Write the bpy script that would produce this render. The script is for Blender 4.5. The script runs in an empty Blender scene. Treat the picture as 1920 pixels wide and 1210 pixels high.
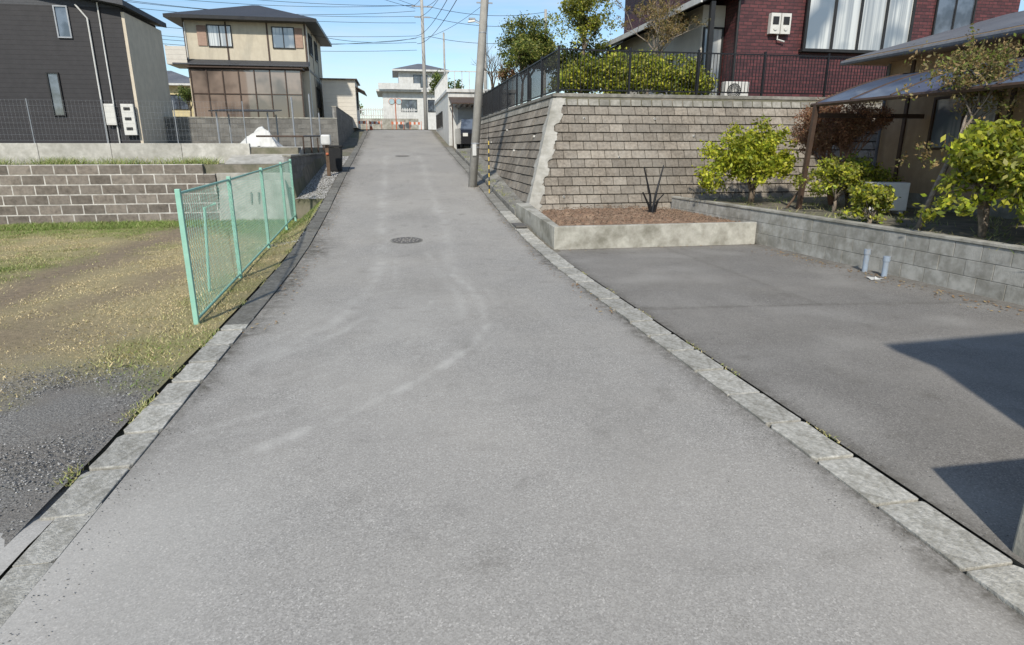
import bpy, math, random
import numpy as np
from mathutils import Vector, Matrix, noise
random.seed(7); rng=np.random.default_rng(7)
S=bpy.context.scene
COL=S.collection
def link(o): COL.objects.link(o); return o

# ---------------------------------------------------------------- materials
def base_mat(name):
    m=bpy.data.materials.new(name); m.use_nodes=True
    nt=m.node_tree; nt.nodes.clear()
    out=nt.nodes.new('ShaderNodeOutputMaterial'); p=nt.nodes.new('ShaderNodeBsdfPrincipled')
    nt.links.new(p.outputs[0],out.inputs[0])
    return m,nt,p,out
def N(nt,t,**k):
    n=nt.nodes.new(t)
    for a,b in k.items(): setattr(n,a,b)
    return n
def mix(nt,fac,a,b,mode='MIX'):
    n=N(nt,'ShaderNodeMix',data_type='RGBA',blend_type=mode)
    for s,v in ((n.inputs[0],fac),(n.inputs[6],a),(n.inputs[7],b)):
        if isinstance(v,(int,float)): s.default_value=v
        elif isinstance(v,tuple): s.default_value=(v[0],v[1],v[2],1)
        else: nt.links.new(v,s)
    return n.outputs[2]
def math_(nt,op,a,b=0.0,clamp=False):
    n=N(nt,'ShaderNodeMath',operation=op); n.use_clamp=clamp
    for s,v in ((n.inputs[0],a),(n.inputs[1],b)):
        if isinstance(v,(int,float)): s.default_value=v
        else: nt.links.new(v,s)
    return n.outputs[0]
def noi(nt,vec,scale,detail=4,rough=.6,lo=.35,hi=.65):
    n=N(nt,'ShaderNodeTexNoise'); n.inputs['Scale'].default_value=scale
    n.inputs['Detail'].default_value=min(detail,4); n.inputs['Roughness'].default_value=rough
    nt.links.new(vec,n.inputs['Vector'])
    r=N(nt,'ShaderNodeMapRange'); r.inputs[1].default_value=lo; r.inputs[2].default_value=hi
    nt.links.new(n.outputs[0],r.inputs[0]); return r.outputs[0]
def bump(nt,p,h,strength,dist=.01):
    b=N(nt,'ShaderNodeBump'); b.inputs['Strength'].default_value=strength; b.inputs['Distance'].default_value=dist
    nt.links.new(h,b.inputs['Height']); nt.links.new(b.outputs[0],p.inputs['Normal'])
def tintnode(nt):
    return N(nt,'ShaderNodeAttribute',attribute_name='tint').outputs['Color']
def M(name,c1,c2=None,scale=6,rough=.8,bmp=0,bscale=40,metal=0,stain=None,sscale=.7,samt=.5,spec=.3,streak=False,lap=0,trans=0):
    m,nt,p,out=base_mat(name)
    tc=N(nt,'ShaderNodeTexCoord').outputs['Object']
    c2=c2 or tuple(x*.8 for x in c1)
    v=tc
    col=mix(nt,noi(nt,v,scale,5,.65),c1,c2)
    if stain:
        sv=tc
        if streak:
            mp=N(nt,'ShaderNodeMapping'); mp.inputs['Scale'].default_value=(4,4,.6); nt.links.new(tc,mp.inputs[0]); sv=mp.outputs[0]
        f=math_(nt,'MULTIPLY',noi(nt,sv,sscale,6,.7,.42,.7),samt,True)
        col=mix(nt,f,col,stain)
    col=mix(nt,1.0,col,tintnode(nt),'MULTIPLY')
    nt.links.new(col,p.inputs['Base Color'])
    p.inputs['Roughness'].default_value=rough; p.inputs['Metallic'].default_value=metal
    p.inputs['Specular IOR Level'].default_value=spec
    h=None
    if bmp: h=noi(nt,tc,bscale,4,.7,.2,.8); 
    if lap:
        z=N(nt,'ShaderNodeSeparateXYZ'); nt.links.new(tc,z.inputs[0])
        fr=math_(nt,'FRACT',math_(nt,'DIVIDE',z.outputs[2],lap))
        fr=math_(nt,'MULTIPLY',math_(nt,'SUBTRACT',1.0,fr),1.5)
        h=fr if h is None else math_(nt,'ADD',h,fr); 
        bump(nt,p,h,.7,.02)
    elif h is not None: bump(nt,p,h,bmp,.01)
    if trans:
        t=N(nt,'ShaderNodeBsdfTranslucent'); nt.links.new(col,t.inputs[0])
        ms=N(nt,'ShaderNodeMixShader'); ms.inputs[0].default_value=trans
        nt.links.new(p.outputs[0],ms.inputs[1]); nt.links.new(t.outputs[0],ms.inputs[2]); nt.links.new(ms.outputs[0],out.inputs[0])
    return m
def MBrick(name,c1,c2,mortar,bw,bh,ms=.01,rough=.8,bmp=.4):
    m,nt,p,out=base_mat(name)
    tc=N(nt,'ShaderNodeTexCoord').outputs['Object']
    s=N(nt,'ShaderNodeSeparateXYZ'); nt.links.new(tc,s.inputs[0])
    c=N(nt,'ShaderNodeCombineXYZ'); nt.links.new(math_(nt,'ADD',s.outputs[0],s.outputs[1]),c.inputs[0]); nt.links.new(s.outputs[2],c.inputs[1])
    b=N(nt,'ShaderNodeTexBrick'); nt.links.new(c.outputs[0],b.inputs['Vector'])
    b.inputs['Color1'].default_value=(*c1,1); b.inputs['Color2'].default_value=(*c2,1); b.inputs['Mortar'].default_value=(*mortar,1)
    b.inputs['Scale'].default_value=1; b.inputs['Mortar Size'].default_value=ms; b.inputs['Brick Width'].default_value=bw; b.inputs['Row Height'].default_value=bh
    col=b.outputs['Color']
    col=mix(nt,.35,col,mix(nt,noi(nt,tc,9,5),(.25,.25,.25),(.8,.8,.8)),'OVERLAY')
    col=mix(nt,1.0,col,tintnode(nt),'MULTIPLY')
    nt.links.new(col,p.inputs['Base Color']); p.inputs['Roughness'].default_value=rough
    bump(nt,p,math_(nt,'SUBTRACT',1.0,b.outputs['Fac']),bmp,.01)
    return m
def MGlass(name,c,rough=.06,c2=None,sc=1.3):
    m,nt,p,out=base_mat(name)
    tc=N(nt,'ShaderNodeTexCoord').outputs['Object']
    nt.links.new(mix(nt,noi(nt,tc,sc,3,.6,.42,.58),c,c2 or tuple(x*.4 for x in c)),p.inputs['Base Color'])
    p.inputs['Roughness'].default_value=rough; p.inputs['Specular IOR Level'].default_value=.9
    p.inputs['Coat Weight'].default_value=.6; p.inputs['Coat Roughness'].default_value=.03
    return m
def MCurtain(name):
    m,nt,p,out=base_mat(name)
    tc=N(nt,'ShaderNodeTexCoord').outputs['Object']
    mp=N(nt,'ShaderNodeMapping'); mp.inputs['Scale'].default_value=(9,9,.15); nt.links.new(tc,mp.inputs[0])
    col=mix(nt,noi(nt,mp.outputs[0],1.0,3,.5,.4,.6),(.62,.62,.58),(.30,.31,.31))
    col=mix(nt,noi(nt,tc,.55,2,.5,.5,.62),col,(.14,.17,.2))
    nt.links.new(col,p.inputs['Base Color'])
    p.inputs['Roughness'].default_value=.1; p.inputs['Specular IOR Level'].default_value=.9; p.inputs['Coat Weight'].default_value=.7; p.inputs['Coat Roughness'].default_value=.03
    return m

# ---------------------------------------------------------------- mesh builder
ORG={}
class MB:
    def __init__(s): s.v=[];s.f=[];s.m=[];s.t=[]
    def poly(s,pts,mi=0,t=1.0):
        b=len(s.v); s.v+= [tuple(p) for p in pts]; s.f.append(tuple(range(b,b+len(pts)))); s.m.append(mi); s.t.append(t)
    def hexa(s,P,mi=0,t=1.0):
        b=len(s.v); s.v+=[tuple(p) for p in P]
        for q in ((3,2,1,0),(4,5,6,7),(0,1,5,4),(1,2,6,5),(2,3,7,6),(3,0,4,7)):
            s.f.append(tuple(b+i for i in q)); s.m.append(mi); s.t.append(t)
    def box(s,x0,x1,y0,y1,z0,z1,mi=0,t=1.0):
        s.hexa([(x0,y0,z0),(x1,y0,z0),(x1,y1,z0),(x0,y1,z0),(x0,y0,z1),(x1,y0,z1),(x1,y1,z1),(x0,y1,z1)],mi,t)
    def obox(s,o,u,n,u0,u1,n0,n1,z0,z1,mi=0,t=1.0):
        o=Vector(o);u=Vector(u);n=Vector(n);Z=Vector((0,0,1))
        P=[o+u*a+n*b+Z*c for c in (z0,z1) for a,b in ((u0,n0),(u1,n0),(u1,n1),(u0,n1))]
        s.hexa(P,mi,t)
    def tube(s,pts,r,n=6,mi=0,t=1.0,cap=True):
        pts=[Vector(p) for p in pts]
        if not isinstance(r,(list,tuple)): r=[r]*len(pts)
        b=len(s.v)
        for i,p in enumerate(pts):
            d=(pts[min(i+1,len(pts)-1)]-pts[max(i-1,0)]).normalized()
            a=Vector((0,0,1)) if abs(d.z)<.9 else Vector((1,0,0))
            e1=d.cross(a).normalized(); e2=d.cross(e1)
            for k in range(n):
                an=2*math.pi*k/n; s.v.append(tuple(p+(e1*math.cos(an)+e2*math.sin(an))*r[i]))
        for i in range(len(pts)-1):
            for k in range(n):
                a0=b+i*n+k;a1=b+i*n+(k+1)%n
                s.f.append((a0,a1,a1+n,a0+n)); s.m.append(mi); s.t.append(t)
        if cap:
            s.f.append(tuple(b+k for k in range(n))[::-1]); s.m.append(mi); s.t.append(t)
            e=b+(len(pts)-1)*n; s.f.append(tuple(e+k for k in range(n))); s.m.append(mi); s.t.append(t)
    def make(s,name,mats,parent=None,smooth=False,bevel=0,label=None,cat=None,group=None,kind=None,origin=None):
        if not isinstance(mats,(list,tuple)): mats=[mats]
        me=bpy.data.meshes.new(name)
        if parent is not None: org=ORG[parent.name]
        elif origin: org=Vector(origin)
        else: org=Vector((0,0,0))
        me.from_pydata([(v[0]-org.x,v[1]-org.y,v[2]-org.z) for v in s.v],[],s.f)
        for mm in mats: me.materials.append(mm)
        me.polygons.foreach_set('material_index',s.m)
        ca=me.color_attributes.new('tint','FLOAT_COLOR','CORNER')
        arr=[]
        for f,t in zip(s.f,s.t):
            c=(t,t,t,1.0) if isinstance(t,(int,float)) else (t[0],t[1],t[2],1.0)
            arr+= list(c)*len(f)
        ca.data.foreach_set('color',arr)
        if smooth: me.polygons.foreach_set('use_smooth',[True]*len(s.f))
        me.update()
        o=link(bpy.data.objects.new(name,me)); ORG[o.name]=org
        if parent is not None: o.parent=parent
        else: o.location=org
        if bevel:
            b=o.modifiers.new('bevel','BEVEL'); b.width=bevel; b.segments=2; b.limit_method='ANGLE'
        if label: o['label']=label; o['category']=cat
        if group: o['group']=group
        if kind: o['kind']=kind
        return o
def thing(name,loc,label,cat,group=None):
    o=link(bpy.data.objects.new(name,None)); o.location=loc; o.empty_display_size=.2
    ORG[o.name]=Vector(loc); o['label']=label; o['category']=cat
    if group: o['group']=group
    return o
def rt(a=.85,b=1.12): return random.uniform(a,b)
def tpart(T,name,mat,pts,r,n=8):
    b=MB(); b.tube(pts,r,n); return b.make(name,mat,T,smooth=n>8)
def bpart(T,name,mat,*a,bevel=0):
    b=MB(); b.box(*a); return b.make(name,mat,T,bevel=bevel)

# ---------------------------------------------------------------- material set
mWhite=M('white_paint',(.68,.67,.63),(.56,.55,.51),3,.5,stain=(.36,.34,.3),samt=.4,streak=True)
mConc=M('concrete',(.46,.44,.375),(.33,.31,.26),5,.9,.5,50,stain=(.14,.13,.095),samt=.8,sscale=1.6)
mConcL=M('light_concrete',(.50,.475,.42),(.38,.36,.31),6,.9,.4,50,stain=(.19,.18,.145),samt=.65,sscale=1.1)
mKerb=M('kerb_concrete',(.60,.575,.505),(.34,.325,.28),30,.95,.7,60,stain=(.17,.155,.115),samt=.75,sscale=5)
mBlockR=M('retaining_block',(.285,.245,.195),(.165,.141,.112),14,.95,1,35,stain=(.35,.32,.27),samt=.5,sscale=1.3)
mMort=M('mortar_dark',(.09,.08,.066),(.05,.045,.037),8,.95,.4,50)
mMortW=M('mortar_white',(.62,.58,.52),(.34,.315,.28),5,.95,.4,50)
mBlockL=M('brown_block',(.245,.205,.168),(.14,.118,.097),9,.95,.8,50,stain=(.34,.30,.255),samt=.5,sscale=2)
mCap=M('pale_coping_block',(.42,.395,.34),(.26,.243,.205),8,.95,.8,40,stain=(.14,.13,.105),samt=.7,sscale=1.4)
mBlockG=M('grey_block',(.45,.435,.39),(.33,.318,.28),6,.92,.5,60,stain=(.19,.178,.14),samt=.65,sscale=1.5)
mMortG=M('mortar_grey',(.30,.29,.265),(.2,.19,.175),8,.95,.3,50)
mBlockD=M('dark_grey_block',(.19,.18,.16),(.12,.112,.10),6,.92,.5,60,stain=(.30,.285,.25),samt=.5,sscale=1.5)
mSoil=M('soil',(.27,.165,.105),(.15,.095,.06),18,1,1,30,stain=(.38,.27,.18),samt=.8,sscale=6)
mGreen=M('green_fence_paint',(.31,.57,.44),(.25,.50,.38),8,.5,stain=(.3,.38,.3),samt=.4,sscale=5)
mMesh=M('green_wire',(.36,.58,.48),(.27,.48,.39),8,.5)
mBlack=M('black_metal',(.018,.018,.02),(.012,.012,.013),6,.45)
mDark=M('dark_frame',(.03,.028,.027),(.02,.02,.02),6,.4)
mGrayMet=M('grey_metal',(.35,.36,.37),(.28,.29,.3),6,.45,metal=.3)
mPole=M('concrete_pole',(.44,.42,.375),(.35,.33,.295),4,.85,.2,60,stain=(.22,.2,.17),samt=.6,streak=True)
mBrownMet=M('brown_metal',(.085,.055,.04),(.06,.038,.026),6,.5)
mWood=M('brown_wood',(.15,.10,.065),(.10,.065,.04),10,.8)
mOrange=M('orange_paint',(.55,.17,.08),(.45,.13,.06),6,.6)
mYellow=M('yellow_plastic',(.6,.42,.08),(.5,.35,.07),6,.6)
mCable=M('cable',(.02,.02,.022),None,6,.6)
mBark=M('bark',(.20,.155,.11),(.10,.078,.057),18,.95,.8,40)
mBarkG=M('grey_bark',(.32,.265,.205),(.18,.145,.11),18,.95,.8,40)
mBarkR=M('red_bark',(.36,.20,.13),(.24,.13,.085),18,.95,.6,40)
mLeaf=M('leaf',(1,1,1),(.72,.75,.7),2,.5,trans=.35)
mBlade=M('grass_blade',(1,1,1),(.8,.8,.75),2,.7)
mSiding=M('charcoal_siding',(.028,.026,.027),(.020,.0185,.0195),3,.6,lap=.18)
mBeige=M('beige_wall',(.66,.57,.44),(.58,.50,.385),3,.85,.2,30,stain=(.4,.34,.27),samt=.3,streak=True)
mCream=M('cream_wall',(.60,.53,.40),(.54,.47,.35),3,.85,.2,30,stain=(.34,.29,.22),samt=.35,streak=True)
mCream2=M('pale_cream_siding',(.62,.57,.48),(.56,.51,.43),3,.7,lap=.25)
mTan=M('tan_wall',(.44,.315,.195),(.36,.255,.155),3,.85,.3,60,stain=(.24,.17,.11),samt=.4,streak=True)
mRoofD=M('dark_roof_tile',(.06,.062,.068),(.042,.044,.048),10,.6,lap=.12)
mRoofG=M('grey_roof_tile',(.15,.155,.168),(.10,.104,.112),10,.6,lap=.14,stain=(.24,.24,.24),samt=.4)
mMaroon=MBrick('maroon_tile',(.13,.038,.038),(.07,.022,.024),(.035,.02,.02),.30,.10,.010,.6,.8)
mGlass=MGlass('window_glass',(.12,.14,.17))
mGlassL=MCurtain('curtained_glass')
mGlassB=MGlass('brown_sunroom_glass',(.27,.205,.16),.05,(.115,.09,.073),.45)
mBlueP=M('smoked_canopy',(.25,.32,.45),(.18,.24,.36),2,.12,spec=.9,trans=.45)
mShutter=M('brown_shutter',(.34,.22,.16),(.29,.185,.13),6,.6,lap=.08)
mAC=M('off_white_plastic',(.66,.64,.58),(.58,.56,.51),4,.5)
mPVC=M('grey_blue_pvc',(.30,.36,.43),(.24,.29,.35),6,.5,stain=(.36,.34,.3),samt=.6,sscale=6)
mRubber=M('rubber',(.025,.025,.025),None,6,.8)
mCarPaint=M('black_car_paint',(.012,.012,.015),None,6,.15,spec=.8)
mMirror=M('mirror_face',(.5,.55,.6),None,6,.05,metal=1)
mIron=M('cast_iron',(.17,.158,.14),(.11,.102,.092),30,.7,.8,80)

# ---------------------------------------------------------------- terrain
KN=[(-30,0),(9,0),(11,.02),(13,.1),(15,.24),(17,.41),(19,.6),(21,.8),(23,1.0),(26,1.27),(29,1.53),(32,1.79),(35,2.06),(38,2.33),(41,2.62),(44,2.92),(46,3.09),(48,3.21),(50,3.28),(53,3.31),(60,3.31),(900,3.31)]
KX=[k[0] for k in KN]; KZ=[k[1] for k in KN]
def hr(y): return float(np.interp(y,KX,KZ))
def hlot(x,y):
    if x<-2.75: return 0
    r=hr(y)
    if x>-2.1: return r
    return r*(x+2.75)/.65
def g(x,y):
    r=hr(y)
    if y>49.9: return 3.31-.03
    if x<-2.1:
        if y<18.9: return hlot(x,y)-.06
        if x>-2.9: return r-.03
        if y<20.95: return 1.54
        if y<33.1: return 2.0
        return 3.4
    if x<3.2: return r-.05
    if y<16.9:
        return -.03
    if x<4.4: return r-.3
    if y>33 and x<6.8: return r-.02
    return 3.3
xs=[-600,-250,-120,-70,-45,-30,-22,-16,-13,-11,-9,-7.5,-6,-5,-4,-3.4,-3.0,-2.85,-2.6,-2.35,-2.1,-2.0,0,2.6,3.0,3.15,3.25,4.35,4.45,5.5,6.75,6.85,8,10,13,17,22,30,45,70,120,250,600]
ys=[-60,-20,-5,0,4,9,11,13,15,16.85,16.95,17,18.88,18.94,20.9,21,23,26,29,32,32.95,33.05,33.15,35,38,41,44,46,48,49.85,49.95,53,60,75,110,200,400,900]
b=MB()
V=[(x,y,g(x,y)) for y in ys for x in xs]; F=[]
nx=len(xs)
for j in range(len(ys)-1):
    for i in range(nx-1): F.append((j*nx+i,j*nx+i+1,(j+1)*nx+i+1,(j+1)*nx+i))
b.v=V;b.f=F;b.m=[0]*len(F);b.t=[1.0]*len(F)
mGround=M('ground_dirt',(.24,.21,.165),(.13,.12,.09),3,1,.8,20,stain=(.12,.13,.055),samt=.6,sscale=.5)
b.make('ground',mGround,kind='structure')

def sheet(name,mat,X,Y,zf,af):
    P=[];A=[]
    for y in Y:
        for x in X:
            P.append((x,y,zf(x,y))); A.append((*af(x,y),1.0))
    n=len(X)
    F=[(j*n+i,j*n+i+1,(j+1)*n+i+1,(j+1)*n+i) for j in range(len(Y)-1) for i in range(n-1)]
    me=bpy.data.meshes.new(name); me.from_pydata(P,[],F); me.materials.append(mat)
    ca=me.color_attributes.new('tint','FLOAT_COLOR','POINT'); ca.data.foreach_set('color',[c for a in A for c in a])
    me.polygons.foreach_set('use_smooth',[True]*len(F))
    o=link(bpy.data.objects.new(name,me)); o['kind']='structure'; return o

def segd(p,a,b_):
    ax,ay=a;bx,by=b_;px,py=p
    dx,dy=bx-ax,by-ay; L=dx*dx+dy*dy
    t=max(0,min(1,((px-ax)*dx+(py-ay)*dy)/L)); return math.hypot(px-ax-t*dx,py-ay-t*dy)
tracks=[([(-.45,30),(-.42,16.6),(-.34,11.5),(-.42,9.5),(-.7,7.7),(-1.28,6.3),(-1.75,5.6)],.14,.50),
        ([(1.05,30),(1.05,14.8),(.85,10.5),(.95,9)],.14,.42),
        ([(.82,9.9),(.95,9.2),(1.03,8.5),(1.03,7.6),(.95,6.9),(.74,6.25),(.35,5.6),(-.05,5.05),(-.5,4.55),(-1.0,4.15)],.065,.95),
        ([(.5,12),(.62,9.9),(.78,8.4),(.7,7.2),(.4,6.3),(-.1,5.6),(-.7,5.0),(-1.5,4.5)],.07,.5),
        ([(-.1,12),(-.1,9.3),(-.25,8),(-.7,6.9),(-1.4,5.9)],.06,.5),
        ([(.4,8.2),(.1,7),(-.5,6.1),(-1.3,5.3)],.05,.5),
        ([(.2,6.6),(-.3,5.9),(-1.0,5.3),(-1.6,5.0)],.05,.45),
        ([(1.2,9.5),(1.25,8.0),(1.1,6.8),(.8,6.0)],.05,.4),
        ([(-.6,8.8),(-.9,7.7),(-1.5,6.6)],.045,.42),([(-.4,4.9),(-1.0,4.5),(-1.6,4.3)],.045,.42)]
def road_attr(x,y):
    d=0
    if y<31:
        for pl,w,s in tracks:
            m=min(segd((x,y),pl[i],pl[i+1]) for i in range(len(pl)-1))
            if m<w*3:
                nn=.5+1.0*noise.noise(Vector((x*2,y*.8,3)))+.7*noise.noise(Vector((x*7,y*4,3)))
                d=max(d,s*nn*math.exp(-(m/w)**2))
        d=max(d,.2*math.exp(-((x+.2)/1.1)**2-((y-6.8)/2.4)**2)*(1+noise.noise(Vector((x*2.5,y*1.5,33)))*1.2))
    e=min(x+1.78,2.63-x); nz=noise.noise(Vector((x*1.5,y*.7,9)))
    el=.12+(.12 if x<0 and y>7 else 0)+.08*noise.noise(Vector((x*2,y*2.5,71)))
    k=math.exp(-(e/el)**2)*(.55+.8*max(0,nz+.4))
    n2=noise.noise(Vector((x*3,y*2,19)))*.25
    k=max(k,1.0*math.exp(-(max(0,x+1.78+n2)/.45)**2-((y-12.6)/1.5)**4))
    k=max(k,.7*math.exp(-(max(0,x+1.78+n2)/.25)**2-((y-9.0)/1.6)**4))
    k=max(k,.55*max(0,noise.noise(Vector((x*4,y*4,51)))-.22)*(1 if y>2 else 0))
    k=max(k,.35*max(0,noise.noise(Vector((x*1.1,y*.6,81)))-.05))
    w=max(0,min(1,(6-y)/3.5))*(.5+.5*noise.noise(Vector((x*.6,y*.6,1))))
    dd=math.exp(-(max(0,x+1.9)/.9)**2)*max(0,min(1,(4.6-y)/1.4))
    k*=1-dd
    return (max(0,min(1,max(d,dd*(.6+.6*nz)))),max(0,min(1,k)),w)
def asphalt(name,ca,cb,dust=(.60,.575,.515)):
    m,nt,p,out=base_mat(name)
    tc=N(nt,'ShaderNodeTexCoord').outputs['Object']
    s=N(nt,'ShaderNodeSeparateColor'); nt.links.new(tintnode(nt),s.inputs[0])
    vo=N(nt,'ShaderNodeTexVoronoi'); vo.inputs['Scale'].default_value=125; nt.links.new(tc,vo.inputs['Vector'])
    vs=N(nt,'ShaderNodeSeparateColor'); nt.links.new(vo.outputs['Color'],vs.inputs[0])
    col=mix(nt,vs.outputs[0],tuple(x*.62 for x in cb),tuple(x*1.22 for x in ca))
    col=mix(nt,.4,col,mix(nt,noi(nt,tc,60,3,.8,.42,.58),ca,cb))
    lt=math_(nt,'GREATER_THAN',vs.outputs[1],.95); col=mix(nt,math_(nt,'MULTIPLY',lt,.5),col,tuple(min(1,x*1.8) for x in ca))
    col=mix(nt,math_(nt,'MULTIPLY',noi(nt,tc,26,4,.9,.53,.66),.5),col,tuple(x*.45 for x in ca))
    col=mix(nt,math_(nt,'MULTIPLY',noi(nt,tc,13,4,.9,.54,.68),.36),col,tuple(x*1.35 for x in ca))
    col=mix(nt,math_(nt,'MULTIPLY',noi(nt,tc,5,4,.8,.50,.7),.34),col,tuple(x*.58 for x in ca))
    col=mix(nt,math_(nt,'MULTIPLY',noi(nt,tc,.9,4,.7,.38,.68),.4),col,(ca[0]*.72,ca[1]*.72,ca[2]*.72))
    col=mix(nt,math_(nt,'MULTIPLY',noi(nt,tc,.35,4,.6,.4,.65),.3),col,(ca[0]*1.22,ca[1]*1.19,ca[2]*1.14))
    col=mix(nt,math_(nt,'MULTIPLY',s.outputs[0],.5),col,dust)
    col=mix(nt,math_(nt,'MULTIPLY',s.outputs[2],.2),col,(ca[0]*1.4,ca[1]*1.38,ca[2]*1.4))
    k=math_(nt,'MULTIPLY',s.outputs[1],math_(nt,'ADD',noi(nt,tc,7,4,.8,.35,.6),.15),True)
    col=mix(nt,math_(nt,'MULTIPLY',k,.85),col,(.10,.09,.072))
    nt.links.new(col,p.inputs['Base Color']); p.inputs['Roughness'].default_value=.95; p.inputs['Specular IOR Level'].default_value=.2
    bump(nt,p,vs.outputs[2],.35,.004)
    return m
mRoad=asphalt('road_asphalt',(.385,.364,.326),(.245,.231,.207))
mLot=asphalt('lot_asphalt',(.258,.242,.216),(.155,.145,.130))
X=list(np.arange(-1.78,2.60,.06))+[2.63]
Y=list(np.arange(-3,20,.08))+list(np.arange(20,53.6,.5))
sheet('road',mRoad,X,Y,lambda x,y:hr(y),road_attr)
sheet('cross_road',mRoad,[-60,-20,-1.79,2.64,20,60],[49.99,53,59],lambda x,y:3.316,lambda x,y:(0,0,0))
def apr(x,y):
    n=noise.noise(Vector((x*1.5,y*1.5,31)))
    return (max(0,min(1,.75+n*.6)),max(0,n*.8-.1),.6)
def aprz(x,y):
    n=noise.noise(Vector((x*1.6,y*1.6,41)))*.4+noise.noise(Vector((x*6,y*6,42)))*.25
    return .030-max(0,(y-3.3-n))*.08-max(0,x+2.5)*.052
sheet('lot_apron',mRoad,list(np.arange(-8,-2.02,.06))+[-1.985],list(np.arange(-4,4.2,.06)),aprz,apr)
def lot_attr(x,y):
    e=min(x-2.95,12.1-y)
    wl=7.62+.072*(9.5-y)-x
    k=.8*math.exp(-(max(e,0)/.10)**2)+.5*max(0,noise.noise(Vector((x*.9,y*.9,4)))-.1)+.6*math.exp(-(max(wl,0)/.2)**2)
    k+=.8*max(0,noise.noise(Vector((x*5,y*5,61)))-.3)
    wob=.06*noise.noise(Vector((x*1.2,y*1.2,91)))
    k+=.55*math.exp(-((y-7.6+.1*x+wob)/.05)**2)+.4*math.exp(-((x-5.4+wob)/.05)**2)*(1 if y>7 else 0)
    d=max(0,noise.noise(Vector((x*1.4,y*1.4,14))))*.4+.25*max(0,noise.noise(Vector((x*.35+y*.2,y*1.6,24))))
    return (min(1,d),min(1,k),0)
sheet('parking_lot',mLot,list(np.arange(2.97,8.5,.07)),list(np.arange(-8,2,.3))+list(np.arange(2,12.2,.06)),lambda x,y:.004,lot_attr)

# ---------------------------------------------------------------- left lot
def grav(x,y):
    n=noise.noise(Vector((x*.9,y*.9,2)))*.7+noise.noise(Vector((x*3,y*3,5)))*.35
    return max(0,min(1,(6.25+.12*(-x-2)+n-y)/1.3))
def track(x,y):
    n=noise.noise(Vector((x*.7,y*.5,8)))*.35
    a=math.exp(-((x+5.35+n)/.6)**2)
    b_=math.exp(-((x+4.1+n+ (9-y)*.22)/.38)**2)*(1 if y<11 else max(0,1-(y-11)/2))
    c_=math.exp(-((x+4.6)/1.3)**2-((y-7.2)/1.0)**2)
    return min(1,max(a,b_*.7,c_*.9))
def grn(x,y):
    v=.32+.9*noise.noise(Vector((x*.45,y*.3,20)))+.5*noise.noise(Vector((x*2,y*2,21)))
    v+=1.0*max(0,(y-14.8)/3)+.4*math.exp(-((x+2.7)/.5)**2)*(1 if y<13 else .6)
    v-=.9*math.exp(-((x+3.9)/1.2)**2-((y-9.8)/3.6)**2)
    return max(0,min(1,v))
m,nt,p,out=base_mat('vacant_lot_soil_and_gravel')
tc=N(nt,'ShaderNodeTexCoord').outputs['Object']; s=N(nt,'ShaderNodeSeparateColor'); nt.links.new(tintnode(nt),s.inputs[0])
gr=mix(nt,noi(nt,tc,70,3,.85,.4,.62),(.115,.105,.092),(.37,.35,.31))
gr=mix(nt,math_(nt,'MULTIPLY',noi(nt,tc,1.5,4,.6,.45,.65),.6),gr,(.21,.185,.155))
so=mix(nt,noi(nt,tc,12,6,.75),(.31,.23,.15),(.18,.135,.088))
gs=mix(nt,noi(nt,tc,25,5,.8),(.50,.40,.215),(.26,.22,.10))
gg=mix(nt,noi(nt,tc,25,5,.8),(.17,.20,.05),(.31,.27,.10))
gs=mix(nt,s.outputs[2],gs,gg)
c=mix(nt,s.outputs[1],gs,so); c=mix(nt,s.outputs[0],c,gr)
nt.links.new(c,p.inputs['Base Color']); p.inputs['Roughness'].default_value=1
bump(nt,p,noi(nt,tc,50,4,.8,.2,.8),1,.012); mField=m
sheet('vacant_lot',mField,list(np.arange(-16,-2.09,.12))+[-2.09],list(np.arange(1.5,18.8,.12))+[18.82],
      lambda x,y:hlot(x,y)+.004+.02*(noise.noise(Vector((x*1.3,y*1.3,0)))+.5)-.045*max(0,min(1,(3.2-y)/.5)),
      lambda x,y:(grav(x,y),track(x,y)*.9,grn(x,y)))
def scatter_mesh(name,mat,V,F,T,label=None,parent=None,kind='stuff',cat=None):
    me=bpy.data.meshes.new(name)
    me.vertices.add(len(V)); me.vertices.foreach_set('co',np.asarray(V,dtype=np.float32).ravel())
    F=np.asarray(F,dtype=np.int32)
    me.loops.add(F.size); me.loops.foreach_set('vertex_index',F.ravel())
    me.polygons.add(len(F)); me.polygons.foreach_set('loop_start',np.arange(0,F.size,F.shape[1],dtype=np.int32))
    me.update(calc_edges=True)
    me.materials.append(mat)
    ca=me.color_attributes.new('tint','FLOAT_COLOR','POINT'); T=np.asarray(T,dtype=np.float32); ca.data.foreach_set('color',np.c_[T,np.ones(len(T))].astype(np.float32).ravel())
    o=link(bpy.data.objects.new(name,me))
    if parent: o.parent=parent
    elif kind: o['kind']=kind
    if label: o['label']=label; o['category']=cat
    ORG[o.name]=Vector((0,0,0))
    return o
pts=[]
def addblades(n,xr,yr,dens,hmin,hmax,gfun,zf):
    for _ in range(n):
        x=random.uniform(*xr); y=random.uniform(*yr)
        if random.random()>dens(x,y): continue
        gq=gfun(x,y); pts.append((x,y,zf(x,y),random.uniform(hmin,hmax)*(.8+gq*.6),gq))
def zlot(x,y): return hlot(x,y)+.012
addblades(135000,(-9,-2.15),(4.8,18.7),lambda x,y:(1-grav(x,y))*(1-.93*track(x,y))*(.35+1.0*max(0,noise.noise(Vector((x*2.2,y*2.2,7)))+.35)),.010,.030,grn,zlot)
addblades(9000,(-12,-9),(8,18.7),lambda x,y:.9,.02,.04,grn,zlot)
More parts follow.
